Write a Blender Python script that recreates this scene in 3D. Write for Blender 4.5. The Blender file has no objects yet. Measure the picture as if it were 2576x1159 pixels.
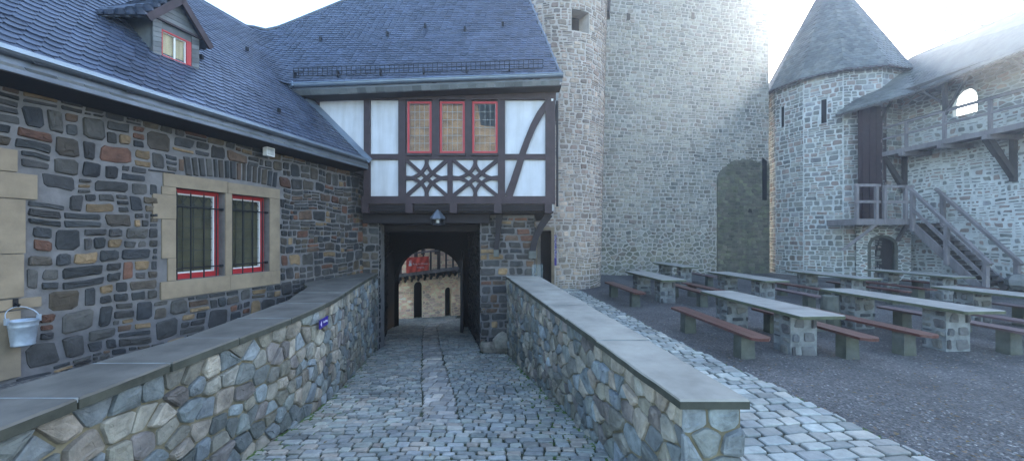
import bpy, math, random
from mathutils import Vector, noise
R = math.radians
C = bpy.context.scene.collection
EYE = 2.1
def U(px): return (px - 1288) / 1000.0
def P(px, py, Y): return Vector((U(px) * Y, Y, EYE + (595 - py) * Y / 1000.0))
def lerp(a, b, t): return a + (b - a) * t
def interp(x, pts):
    if x <= pts[0][0]: return pts[0][1]
    for (a, va), (b, vb) in zip(pts, pts[1:]):
        if x <= b: return va + (vb - va) * (x - a) / (b - a)
    return pts[-1][1]

# ------------------------------------------------------------ mesh builder
ORG = {}
class MB:
    def __init__(s): s.v = []; s.f = []; s.rnd = None
    def add(s, vs, fs):
        n = len(s.v); s.v.extend([tuple(v) for v in vs]); s.f.extend([tuple(i + n for i in f) for f in fs]); return s
    def box(s, a, b):
        x0, y0, z0 = a; x1, y1, z1 = b
        return s.add([(x0,y0,z0),(x1,y0,z0),(x1,y1,z0),(x0,y1,z0),(x0,y0,z1),(x1,y0,z1),(x1,y1,z1),(x0,y1,z1)],
                     [(0,3,2,1),(4,5,6,7),(0,1,5,4),(1,2,6,5),(2,3,7,6),(3,0,4,7)])
    def beam(s, p0, p1, w, h, up=(0, 0, 1)):
        p0 = Vector(p0); p1 = Vector(p1); d = (p1 - p0).normalized(); up = Vector(up)
        a = d.cross(up)
        if a.length < 1e-4: a = d.cross(Vector((0, 1, 0)))
        a.normalize(); b = a.cross(d).normalized(); a = a * w / 2; b = b * h / 2
        vs = [p0-a-b, p0+a-b, p0+a+b, p0-a+b, p1-a-b, p1+a-b, p1+a+b, p1-a+b]
        return s.add(vs, [(0,1,2,3),(4,7,6,5),(0,4,5,1),(1,5,6,2),(2,6,7,3),(3,7,4,0)])
    def prism(s, pts, off):
        off = Vector(off); n = len(pts); pts = [Vector(p) for p in pts]
        fs = [tuple(range(n)), tuple(reversed(range(n, 2 * n)))]
        fs += [(i, i + n, (i + 1) % n + n, (i + 1) % n) for i in range(n)]
        return s.add(pts + [p + off for p in pts], fs)
    def cyl(s, p0, p1, r0, r1=None, n=10, caps=True):
        r1 = r0 if r1 is None else r1
        p0 = Vector(p0); p1 = Vector(p1); d = (p1 - p0).normalized()
        a = d.cross(Vector((0, 0, 1)))
        if a.length < 1e-4: a = Vector((1, 0, 0))
        a.normalize(); b = a.cross(d)
        vs = []
        for p, r in ((p0, r0), (p1, r1)):
            for i in range(n):
                t = 2 * math.pi * i / n; vs.append(p + a * math.cos(t) * r + b * math.sin(t) * r)
        fs = [(i, (i + 1) % n, (i + 1) % n + n, i + n) for i in range(n)]
        if caps: fs += [tuple(reversed(range(n))), tuple(range(n, 2 * n))]
        return s.add(vs, fs)
    def tube(s, pts, r, n=6):
        for k in range(len(pts) - 1):
            r0 = r[k] if isinstance(r, list) else r; r1 = r[k + 1] if isinstance(r, list) else r
            s.cyl(pts[k], pts[k + 1], r0, r1, n)
        return s
    def ribbon(s, pts, w, y0, y1):
        """curved timber in an XZ plane: centreline pts (x,z), width w, between y0 and y1"""
        L = []; Rr = []
        for i, p in enumerate(pts):
            a = Vector(pts[max(i - 1, 0)]); b = Vector(pts[min(i + 1, len(pts) - 1)])
            t = (b - a).normalized(); nn = Vector((-t.y, t.x)); ww = w[i] if isinstance(w, list) else w
            L.append(Vector(p) + nn * ww / 2); Rr.append(Vector(p) - nn * ww / 2)
        n = len(pts); vs = [(q.x, y0, q.y) for q in L] + [(q.x, y0, q.y) for q in Rr] + [(q.x, y1, q.y) for q in L] + [(q.x, y1, q.y) for q in Rr]
        fs = []
        for i in range(n - 1):
            fs += [(i, i + 1, n + i + 1, n + i), (2*n+i, 3*n+i, 3*n+i+1, 2*n+i+1), (i, 2*n+i, 2*n+i+1, i+1), (n+i, n+i+1, 3*n+i+1, 3*n+i)]
        fs += [(0, n, 3*n, 2*n), (n-1, 3*n-1, 4*n-1, 2*n-1)]
        return s.add(vs, fs)
    def build(s, name, mat, parent=None, smooth=False, origin=None):
        if parent is not None: o0 = ORG[parent.name]
        elif origin is not None: o0 = Vector(origin)
        else:
            xs = [v[0] for v in s.v]; ys = [v[1] for v in s.v]; zs = [v[2] for v in s.v]
            o0 = Vector(((min(xs) + max(xs)) / 2, (min(ys) + max(ys)) / 2, min(zs)))
        me = bpy.data.meshes.new(name)
        me.from_pydata([(v[0] - o0.x, v[1] - o0.y, v[2] - o0.z) for v in s.v], [], s.f)
        if smooth: me.shade_smooth()
        me.materials.append(mat); me.update()
        o = bpy.data.objects.new(name, me); C.objects.link(o)
        ORG[o.name] = o0
        if parent is not None: o.parent = parent
        else: o.location = o0
        return o
def tag(o, label=None, cat=None, group=None, kind=None):
    if label: o['label'] = label
    if cat: o['category'] = cat
    if group: o['group'] = group
    if kind: o['kind'] = kind
    return o
def thing(name, label, cat, loc, group=None):
    o = bpy.data.objects.new(name, None); C.objects.link(o); o.location = loc; o.empty_display_size = .2
    ORG[o.name] = Vector(loc); return tag(o, label, cat, group)
def dup(root, loc, rz, label):
    r = root.copy(); C.objects.link(r); r.location = loc; r.rotation_euler = (0, 0, rz); r['label'] = label
    for ch in list(root.children):
        c = ch.copy(); C.objects.link(c); c.parent = r
        for g in ch.children:
            d = g.copy(); C.objects.link(d); d.parent = c
    return r

# ------------------------------------------------------------ materials
def newmat(name):
    m = bpy.data.materials.new(name); m.use_nodes = True; nt = m.node_tree
    return m, nt, nt.nodes['Principled BSDF']
def nd(nt, t, **k):
    n = nt.nodes.new(t)
    for a, b in k.items(): setattr(n, a, b)
    return n
def ramp(nt, fac, cols, interp_='LINEAR'):
    r = nd(nt, 'ShaderNodeValToRGB'); cr = r.color_ramp; cr.interpolation = interp_
    while len(cr.elements) < len(cols): cr.elements.new(0.5)
    for e, (p, c) in zip(cr.elements, cols): e.position = p; e.color = (*c, 1)
    nt.links.new(fac, r.inputs[0]); return r.outputs[0]
def noise_tex(nt, scale, detail=5, rough=.6, vec=None):
    n = nd(nt, 'ShaderNodeTexNoise'); n.inputs['Scale'].default_value = scale; n.inputs['Detail'].default_value = detail
    n.inputs['Roughness'].default_value = rough
    if vec is None:
        g = nd(nt, 'ShaderNodeNewGeometry'); vec = g.outputs['Position']
    nt.links.new(vec, n.inputs['Vector']); return n.outputs['Fac']
def mixc(nt, fac, a, b, mode='MIX'):
    m = nd(nt, 'ShaderNodeMix', data_type='RGBA', blend_type=mode)
    for i, x in ((0, fac), (6, a), (7, b)):
        if isinstance(x, (float, int)): m.inputs[i].default_value = x
        elif isinstance(x, tuple): m.inputs[i].default_value = (*x, 1)
        else: nt.links.new(x, m.inputs[i])
    return m.outputs[2]
def bump(nt, b, h, strength=.5, dist=.01):
    n = nd(nt, 'ShaderNodeBump'); n.inputs['Strength'].default_value = strength; n.inputs['Distance'].default_value = dist
    nt.links.new(h, n.inputs['Height']); nt.links.new(n.outputs[0], b.inputs['Normal'])
def stone_mat(name, pal, var=.35, scale=9, rough=.85, bstr=.6, bdist=.012, moss=None, spec=.35):
    """per-stone colour from the island id, mottled; moss=(colour, z0, z1, amount) grows towards the ground"""
    m, nt, b = newmat(name); g = nd(nt, 'ShaderNodeNewGeometry')
    n = len(pal); col = ramp(nt, g.outputs['Random Per Island'], [((i + .001) / n, c) for i, c in enumerate(pal)], 'CONSTANT')
    nz = noise_tex(nt, scale, 6, .65)
    shade = ramp(nt, nz, [(.3, (1 - var,) * 3), (.5, (1, 1, 1)), (.72, (1 + var,) * 3)])
    col = mixc(nt, 1.0, col, shade, 'MULTIPLY')
    big = noise_tex(nt, .45, 3, .5); col = mixc(nt, 1.0, col, ramp(nt, big, [(.3, (.82, .84, .86)), (.7, (1.15, 1.12, 1.08))]), 'MULTIPLY')
    # a second per-stone brightness jitter
    mm = nd(nt, 'ShaderNodeMath', operation='MULTIPLY'); mm.inputs[1].default_value = 57.31; nt.links.new(g.outputs['Random Per Island'], mm.inputs[0])
    fr = nd(nt, 'ShaderNodeMath', operation='FRACT'); nt.links.new(mm.outputs[0], fr.inputs[0])
    col = mixc(nt, 1.0, col, ramp(nt, fr.outputs[0], [(0, (.72, .72, .72)), (1, (1.28, 1.28, 1.28))]), 'MULTIPLY')
    mp = nd(nt, 'ShaderNodeMapping'); mp.inputs['Scale'].default_value = (1.3, 1.3, .16); nt.links.new(g.outputs['Position'], mp.inputs[0])
    col = mixc(nt, 1.0, col, ramp(nt, noise_tex(nt, 1.0, 5, .6, mp.outputs[0]), [(.36, (.74, .75, .76)), (.52, (1, 1, 1)), (.68, (1.12, 1.11, 1.09))]), 'MULTIPLY')
    if moss:
        col = add_moss(nt, col, *moss)
    nt.links.new(col, b.inputs['Base Color']); b.inputs['Roughness'].default_value = rough
    b.inputs['Specular IOR Level'].default_value = spec
    nz2 = noise_tex(nt, scale * 3, 8, .7); bump(nt, b, nz2, bstr, bdist)
    return m
def add_moss(nt, col, mc, z0, z1, amt):
    g = nd(nt, 'ShaderNodeNewGeometry'); sp = nd(nt, 'ShaderNodeSeparateXYZ'); nt.links.new(g.outputs['Position'], sp.inputs[0])
    mr = nd(nt, 'ShaderNodeMapRange'); mr.inputs[1].default_value = z0; mr.inputs[2].default_value = z1; mr.inputs[3].default_value = amt; mr.inputs[4].default_value = 0
    nt.links.new(sp.outputs[2], mr.inputs[0])
    nz = ramp(nt, noise_tex(nt, 1.7, 5, .6), [(.38, (0, 0, 0)), (.62, (1, 1, 1))])
    mu = nd(nt, 'ShaderNodeMath', operation='MULTIPLY'); nt.links.new(mr.outputs[0], mu.inputs[0]); nt.links.new(nz, mu.inputs[1])
    return mixc(nt, mu.outputs[0], col, mc)
def flat_mat(name, c, var=.2, scale=6, rough=.7, metal=0, bstr=.2, bdist=.004, spec=.4, moss=None, stretch=None):
    m, nt, b = newmat(name)
    vec = None
    if stretch:
        g = nd(nt, 'ShaderNodeNewGeometry'); mp = nd(nt, 'ShaderNodeMapping'); mp.inputs['Scale'].default_value = stretch
        nt.links.new(g.outputs['Position'], mp.inputs[0]); vec = mp.outputs[0]
    nz = noise_tex(nt, scale, 6, .6, vec)
    col = mixc(nt, 1.0, c, ramp(nt, nz, [(.3, (1 - var,) * 3), (.7, (1 + var,) * 3)]), 'MULTIPLY')
    if moss: col = add_moss(nt, col, *moss)
    nt.links.new(col, b.inputs['Base Color']); b.inputs['Roughness'].default_value = rough; b.inputs['Metallic'].default_value = metal
    b.inputs['Specular IOR Level'].default_value = spec
    if bstr: bump(nt, b, noise_tex(nt, scale * 4, 6, .65, vec), bstr, bdist)
    return m
M = {}
M['st_house'] = stone_mat('dark rubble stone', [(0.047,0.048,0.050),(0.057,0.053,0.051),(0.036,0.038,0.042),(0.074,0.061,0.049),(0.043,0.045,0.046),(0.102,0.066,0.046),(0.055,0.053,0.051),(0.131,0.064,0.043),(0.065,0.061,0.056),(0.089,0.070,0.050),(0.041,0.042,0.043),(0.203,0.138,0.077),(0.050,0.048,0.048),(0.071,0.066,0.060),(0.046,0.045,0.046)], .4, 8, .8)
M['mo_house'] = flat_mat('pale lime mortar', (0.160,0.151,0.148), .3, 5, .95, bstr=.5, bdist=.01)
M['st_para'] = stone_mat('blue grey greywacke', [(0.176,0.191,0.178),(0.217,0.211,0.183),(0.149,0.165,0.171),(0.258,0.243,0.202),(0.190,0.216,0.220),(0.203,0.191,0.152),(0.258,0.224,0.183),(0.136,0.147,0.140),(0.217,0.243,0.257),(0.176,0.159,0.147),(0.298,0.268,0.220)], .45, 7, .8, .8, .02, moss=((.075,.085,.04), -1.0, .5, .5))
M['mo_para'] = flat_mat('sandy ochre mortar', (0.164,0.142,0.093), .35, 6, .95, bstr=.6, bdist=.012, moss=((.08,.085,.04), -1.0, .8, .6))
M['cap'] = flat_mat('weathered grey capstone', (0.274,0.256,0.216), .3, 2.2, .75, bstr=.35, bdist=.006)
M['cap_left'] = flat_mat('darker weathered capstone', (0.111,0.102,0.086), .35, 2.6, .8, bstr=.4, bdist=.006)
M['cap_edge'] = flat_mat('mossy capstone edge', (.05,.052,.04), .4, 6, .9, bstr=.5)
M['pass'] = flat_mat('sooty passage stone', (0.008,0.008,0.009), .3, 3, .95, bstr=.4)  # near-black holds the passage's shade in the colour itself
M['st_pass'] = stone_mat('sooty passage rubble', [(0.015,0.017,0.018),(0.020,0.020,0.020),(0.013,0.015,0.018)], .3, 6, .9, .5, .015)  # rubble tinted dark to carry the tunnel's shade
M['st_keep'] = stone_mat('grey ashlar rubble of the keep', [(0.247,0.240,0.203),(0.210,0.211,0.192),(0.297,0.276,0.231),(0.223,0.204,0.173),(0.185,0.187,0.173),(0.260,0.247,0.219),(0.235,0.199,0.173),(0.272,0.264,0.243)], .25, 4, .9, .5, .02, moss=((.11,.115,.05), -.2, 3.0, .7))
M['mo_keep'] = flat_mat('grey white mortar', (0.346,0.332,0.303), .2, 3, .95, bstr=.4, bdist=.01)
M['st_moss'] = stone_mat('mossy dark stone', [(0.129,0.129,0.097),(0.110,0.111,0.090),(0.148,0.136,0.110),(0.103,0.097,0.085),(0.129,0.136,0.090)], .3, 4, .95, .5, .02)
M['mo_moss'] = flat_mat('dark mossy mortar', (0.118,0.117,0.092), .3, 3, .95, bstr=.4, bdist=.01)
M['st_round'] = stone_mat('pinkish tan rubble', [(0.351,0.282,0.223),(0.307,0.243,0.206),(0.396,0.307,0.247),(0.278,0.231,0.206),(0.351,0.256,0.212),(0.234,0.198,0.177),(0.439,0.346,0.276)], .28, 5, .9, .5, .02, moss=((.12,.12,.055), -.2, 2.2, .7))
M['mo_round'] = flat_mat('pale pink mortar', (0.436,0.389,0.347), .2, 3, .95, bstr=.4, bdist=.01)
M['st_curt'] = stone_mat('grey rubble with red pieces', [(0.262,0.269,0.248),(0.221,0.235,0.228),(0.289,0.289,0.269),(0.276,0.228,0.206),(0.235,0.241,0.248),(0.193,0.206,0.206),(.27,.22,.20)], .25, 4, .9, .5, .02, moss=((.09,.10,.05), -.2, 2.2, .5))
M['mo_curt'] = flat_mat('pale mortar flush pointed', (0.449,0.469,0.460), .2, 3, .95, bstr=.4, bdist=.01)
M['st_link'] = stone_mat('curtain wall rubble', [(0.328,0.336,0.310),(0.276,0.294,0.285),(0.361,0.361,0.336),(0.345,0.285,0.258),(0.294,0.301,0.310),(0.241,0.258,0.258),(0.338,0.275,0.250)], .25, 4, .9, .5, .02, moss=((.09,.10,.05), -.2, 2.2, .5))
M['mo_link'] = flat_mat('curtain wall mortar', (0.584,0.610,0.598), .2, 3, .95, bstr=.4, bdist=.01)
M['st_tan'] = stone_mat('tan sandstone rubble', [(1.148,0.807,0.578),(1.012,0.721,0.549),(1.282,0.896,0.642),(0.912,0.677,0.549),(1.214,0.866,0.672)], .25, 6, .9, .5, .02)
M['mo_tan'] = flat_mat('tan mortar', (0.966,0.806,0.576), .25, 3, .95, bstr=.4, bdist=.01)
M['sand'] = flat_mat('dressed sandstone', (0.262,0.203,0.138), .22, 3.5, .85, bstr=.35, bdist=.006)
M['sett'] = stone_mat('grey basalt setts', [(0.289,0.295,0.273),(0.346,0.338,0.300),(0.254,0.264,0.247),(0.393,0.369,0.317),(0.312,0.316,0.300),(0.359,0.316,0.264),(0.277,0.295,0.264),(0.334,0.338,0.291)], .25, 14, .58, .35, .006, spec=.5)
M['sett_pale'] = stone_mat('pale grey setts', [(0.315,0.325,0.293),(0.359,0.360,0.323),(0.287,0.297,0.281),(0.387,0.373,0.323),(0.330,0.345,0.317),(0.258,0.276,0.256)], .22, 12, .6, .35, .006, spec=.5)
M['joint'] = flat_mat('dark mossy joint soil', (0.045,0.047,0.032), .5, 3, .95, bstr=.4, bdist=.01)
M['joint_moss'] = flat_mat('joint soil with moss', (0.048,0.057,0.028), .5, 3, .95, bstr=.4, bdist=.01)
M['slab'] = stone_mat('smooth grey gutter slabs', [(0.372,0.350,0.320),(0.421,0.384,0.338),(0.348,0.338,0.310),(0.447,0.396,0.330)], .3, 6, .6, .3, .006, spec=.5)
M['slate'] = stone_mat('blue grey roof slate', [(0.049,0.066,0.108),(0.057,0.074,0.117),(0.045,0.061,0.097),(0.054,0.069,0.106),(0.061,0.079,0.121)], .2, 7, .42, .3, .004, spec=.5)
M['slate_pale'] = stone_mat('pale cladding slate', [(0.145,0.157,0.162),(0.162,0.170,0.174),(0.132,0.145,0.149)], .2, 7, .55, .3, .004)
M['slate_far'] = stone_mat('weathered green grey slate', [(.11,.125,.125),(.12,.135,.13),(.10,.115,.118),(.13,.14,.13)], .25, 4, .55, .3, .006)
M['under'] = flat_mat('dark roof underlay', (.03,.034,.042), .2, 3, .9)
M['zinc'] = flat_mat('dull zinc sheet', (0.248,0.306,0.379), .15, 2.5, .42, .6, bstr=.1)
M['zinc_dark'] = flat_mat('weathered zinc', (.13,.15,.18), .25, 3, .5, .3, bstr=.1)
M['timber'] = flat_mat('dark brown painted oak', (0.038,0.023,0.027), .35, 5, .6, bstr=.35, bdist=.005)
M['timber_black'] = flat_mat('blackened oak', (.018,.014,.016), .3, 4, .75, bstr=.3)
M['bench_dull'] = flat_mat('weathered dull brown plank', (.13,.085,.085), .35, 5, .6, bstr=.3, bdist=.003, stretch=(6, 1, 6))
M['plaster'] = flat_mat('white lime plaster', (0.596,0.604,0.627), .10, 1.3, .9, bstr=.25, bdist=.004)
M['red'] = flat_mat('red window paint', (.42,.025,.03), .12, 8, .45, bstr=.1)
M['white'] = flat_mat('white window paint', (.78,.78,.76), .05, 8, .5, bstr=0)
M['lead'] = flat_mat('window leading', (0.300,0.300,0.282), .1, 8, .5, .3, bstr=0)
M['lead_dark'] = flat_mat('dark window leading', (.05,.055,.05), .1, 8, .5, .3, bstr=0)
M['iron'] = flat_mat('black wrought iron', (.015,.017,.022), .2, 9, .5, .5, bstr=.2)
M['weathered'] = flat_mat('weathered grey timber', (.20,.185,.19), .3, 4, .85, bstr=.4, bdist=.006, stretch=(1, 1, .3))
M['weathered_dark'] = flat_mat('dark stained timber', (.06,.055,.055), .3, 4, .85, bstr=.4)
M['bench'] = flat_mat('red brown varnished plank', (0.099,0.033,0.025), .35, 5, .38, bstr=.25, bdist=.003, stretch=(6, 1, 6), spec=.6)
M['ttop'] = flat_mat('grey stone table slab', (0.280,0.266,0.237), .25, 3.5, .55, bstr=.25, bdist=.004)
M['tedge'] = flat_mat('mossy slab edge', (.09,.10,.06), .3, 5, .8)
M['concrete'] = flat_mat('mossy concrete', (0.100,0.104,0.092), .35, 5, .9, bstr=.5, bdist=.008, moss=((.09,.10,.04), -.3, .9, .5))
M['st_ped'] = stone_mat('pedestal rubble', [(.10,.105,.11),(.12,.12,.12),(.09,.085,.085),(.13,.13,.125),(.15,.145,.13)], .3, 7, .85, .6, .015)
M['mo_ped'] = flat_mat('pedestal mortar', (0.200,0.209,0.205), .4, 5, .95, bstr=.5, bdist=.012)
M['gravel_base'] = None
M['dark'] = flat_mat('unlit interior', (.012,.012,.015), .1, 3, .95, bstr=0)
M['door'] = flat_mat('dark oak door', (.022,.018,.020), .3, 4, .7, bstr=.4, stretch=(6, 6, .6))
M['blue'] = flat_mat('blue enamel', (.035,.02,.22), .06, 8, .4, bstr=0)
M['letter'] = flat_mat('white lettering', (.75,.74,.80), .02, 8, .5, bstr=0)
M['banner'] = flat_mat('red banner cloth', (.62,.075,.05), .12, 5, .7, bstr=.3)
M['bark'] = flat_mat('grey brown bark', (0.018,0.014,0.013), .3, 6, .9, bstr=.4)
M['curtain'] = flat_mat('cream window blind', (0.630,0.540,0.300), .25, 3, .9, bstr=.1, stretch=(5, 5, .5))
M['room'] = flat_mat('dim tan room', (0.491,0.271,0.117), .45, 2.2, .9, bstr=.1, stretch=(1.2, 1, 2.2))  # tan stands in for warm buildings reflected in the gatehouse panes
M['green_room'] = flat_mat('dim green grey room', (0.134,0.124,0.072), .4, 2.5, .9, bstr=.1)
nt = M['plaster'].node_tree; b = nt.nodes['Principled BSDF']; src = b.inputs['Base Color'].links[0].from_socket   # faint rain streaks and grime on the plaster
g = nd(nt, 'ShaderNodeNewGeometry'); mp = nd(nt, 'ShaderNodeMapping'); mp.inputs['Scale'].default_value = (5, 5, .5); nt.links.new(g.outputs['Position'], mp.inputs[0])
nt.links.new(mixc(nt, 1.0, src, ramp(nt, noise_tex(nt, 1.0, 5, .6, mp.outputs[0]), [(.35, (.86, .85, .83)), (.55, (1, 1, 1))]), 'MULTIPLY'), b.inputs['Base Color'])
m, nt, b = newmat('window glass')
b.inputs['Base Color'].default_value = (.02, .025, .025, 1); b.inputs['Roughness'].default_value = .04
b.inputs['Alpha'].default_value = .13; b.inputs['Specular IOR Level'].default_value = .9; bump(nt, b, noise_tex(nt, 3.5, 2), .12, .01)
M['glass'] = m
m, nt, b = newmat('thin screen glass'); b.inputs['Base Color'].default_value = (.6, .8, .85, 1); b.inputs['Roughness'].default_value = .05; b.inputs['Alpha'].default_value = .05; b.inputs['Specular IOR Level'].default_value = .2; M['glass2'] = m
# bucket metal
m, nt, b = newmat('galvanised steel'); nz = noise_tex(nt, 14, 3)
nt.links.new(mixc(nt, 1.0, (.40, .46, .53), ramp(nt, nz, [(.35, (.85, .85, .85)), (.65, (1.1, 1.1, 1.1))]), 'MULTIPLY'), b.inputs['Base Color'])
b.inputs['Metallic'].default_value = .45; b.inputs['Roughness'].default_value = .45; M['galv'] = m
# gravel
m, nt, b = newmat('crushed gravel'); g = nd(nt, 'ShaderNodeNewGeometry')
vo = nd(nt, 'ShaderNodeTexVoronoi'); vo.inputs['Scale'].default_value = 38; nt.links.new(g.outputs['Position'], vo.inputs['Vector'])
c1 = ramp(nt, vo.outputs['Color'], [(.1, (.062, .060, .060)), (.5, (.10, .096, .092)), (.85, (.17, .163, .155)), (1, (.30, .29, .27))])
nz = noise_tex(nt, .8, 5); c2 = mixc(nt, 1.0, c1, ramp(nt, nz, [(.3, (.62, .60, .60)), (.7, (1.3, 1.28, 1.26))]), 'MULTIPLY')
nt.links.new(c2, b.inputs['Base Color']); b.inputs['Roughness'].default_value = .85
mu = nd(nt, 'ShaderNodeMath', operation='ADD'); nt.links.new(vo.outputs['Distance'], mu.inputs[0]); nt.links.new(noise_tex(nt, 9, 6), mu.inputs[1])
bump(nt, b, mu.outputs[0], .9, .03); M['gravel'] = m
M['earth'] = flat_mat('bare earth and grass', (.10, .10, .06), .3, 1, .95)
M['pebble'] = stone_mat('loose pebbles', [(.10,.10,.10),(.16,.155,.15),(.09,.085,.085),(.30,.29,.27),(.13,.12,.11),(.12,.115,.11),(.20,.14,.09)], .2, 9, .8, .2, .004)

# ------------------------------------------------------------ masonry generator
def emit(V, F, rng, ring, cx, cy, dp, tx, ty, f, fine):
    k = len(ring); base = len(V); jj = .22 if fine else .12
    levels = ((1, -.004), (.955, .7), (.80, 1.0), (.4, 1.1)) if fine else ((1, -.004), (.90, 1.0))
    for sc, dd in levels:
        for (X, Y) in ring:
            X = cx + (X - cx) * sc; Y = cy + (Y - cy) * sc
            V.append(f(X, Y, dd if dd <= 0 else dp * dd + tx * (X - cx) + ty * (Y - cy) + rng.uniform(-jj, jj) * dp))
    for l in range(len(levels) - 1):
        o = base + l * k
        for i in range(k): F.append((o + i, o + (i + 1) % k, o + k + (i + 1) % k, o + k + i))
    o = base + (len(levels) - 1) * k; F.append(tuple(range(o, o + k)))
def ashlar(mb, s0, s1, t0, t1, f, seed, band, w, gap, dep, warp, holes, fine, split, jit, minh):
    """roughly coursed rubble: bands cut into columns, columns stacked, everything warped a little"""
    rng = random.Random(seed); V = mb.v; F = mb.f; q_ = 1 / (w[1] * 1.6)
    def W(s, t):
        n1 = noise.noise(Vector((s * q_, t * q_, seed))) + .3 * noise.noise(Vector((s * q_ * 2.6, t * q_ * 2.6, seed + 3))); n2 = noise.noise(Vector((s * q_ * .8, t * q_, seed + 7.7))) + .3 * noise.noise(Vector((s * q_ * 2.4, t * q_ * 2.4, seed + 9)))
        k = max(0, min(1, (s - s0) / .25, (s1 - s) / .25, (t1 - t) / .15)); k2 = 1
        for (h0, h1, g0, g1) in holes:
            d = max(h0 - s, s - h1, g0 - t, t - g1); k2 = min(k2, max(0, d) / .2)
        return s + warp * 1.1 * n1 * k * k2, t + warp * 1.5 * n2 * k * k2
    def cell(a, b, c, d):
        for (h0, h1, g0, g1) in holes:
            if a < h1 and b > h0 and c < g1 and d > g0:
                q = min([(h1 - a, 'a'), (b - h0, 'b'), (g1 - c, 'c'), (d - g0, 'd')])[1]
                if q == 'a': a = h1
                elif q == 'b': b = h0
                elif q == 'c': c = g1
                else: d = g0
        g = gap * rng.uniform(.35, .75); a += g; b -= g; c += g; d -= g; W_, H_ = b - a, d - c
        if W_ < .03 or H_ < .022: return
        m = min(W_, H_); jx = min(jit * 1.1 * W_, jit * 1.6 * m); jy = jit * .8 * H_
        cs = [(a, c), (b, c), (b, d), (a, d)]; cs = [(x + rng.uniform(0, jx) * (1 if k in (0, 3) else -1), y + rng.uniform(0, jy) * (1 if k < 2 else -1)) for k, (x, y) in enumerate(cs)]
        ring = []
        for k in range(4):
            p, pp, pn = cs[k], cs[k - 1], cs[(k + 1) % 4]
            for o in (pp, pn):
                L = math.hypot(o[0] - p[0], o[1] - p[1]) + 1e-6; e = rng.uniform(.05, .22) * m; ring.append((p[0] + (o[0] - p[0]) * e / L, p[1] + (o[1] - p[1]) * e / L))
            if W_ > H_ * 1.3 and k in (0, 2): x = lerp(p[0], pn[0], rng.uniform(.35, .65)); ring.append((x, lerp(p[1], pn[1], .5) + rng.uniform(-.06, .10) * H_ * (1 if k == 2 else -1) * -1))
        cx = sum(p[0] for p in ring) / len(ring); cy = sum(p[1] for p in ring) / len(ring); dp = rng.uniform(*dep)
        emit(V, F, rng, ring, cx, cy, dp, rng.uniform(-.3, .3) * dp / W_, rng.uniform(-.35, .35) * dp / H_, lambda X, Y, D: f(*W(X, Y), D), fine)
    t = t0
    while t < t1 - 1e-3:
        h = rng.uniform(*band)
        if t + h > t1 - band[0] * .6: h = t1 - t
        s = s0 - rng.uniform(0, w[0])
        while s < s1:
            ww = rng.uniform(*w); a, b = max(s, s0), min(s + ww, s1)
            if s1 - b < w[0] * .4: b = s1; ww = b - s + 1e-6
            if b - a > .03:
                x = rng.random(); n = 1 if x < split[0] else 2 if x < split[0] + split[1] else 3
                while n > 1 and h / n < minh: n -= 1
                cuts = [0] + sorted([(i + rng.uniform(-.22, .22)) / n for i in range(1, n)]) + [1]
                for i in range(n):
                    if (n > 1 and rng.random() < .35 and ww > w[0] * 1.5): q = lerp(a, b, rng.uniform(.35, .65)); cell(a, q, t + h * cuts[i], t + h * cuts[i + 1]); cell(q, b, t + h * cuts[i], t + h * cuts[i + 1])
                    else: cell(a, b, t + h * cuts[i], t + h * cuts[i + 1])
            s += ww
        t += h
    return mb
def clip(poly, nx, ny, c):
    """keep the part of poly with nx*x + ny*y <= c"""
    out = []; n = len(poly)
    for i in range(n):
        p, q = poly[i], poly[(i + 1) % n]; dp = nx * p[0] + ny * p[1] - c; dq = nx * q[0] + ny * q[1] - c
        if dp <= 0: out.append(p)
        if (dp < 0 < dq) or (dq < 0 < dp): k = dp / (dp - dq); out.append((p[0] + (q[0] - p[0]) * k, p[1] + (q[1] - p[1]) * k))
    return out
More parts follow.
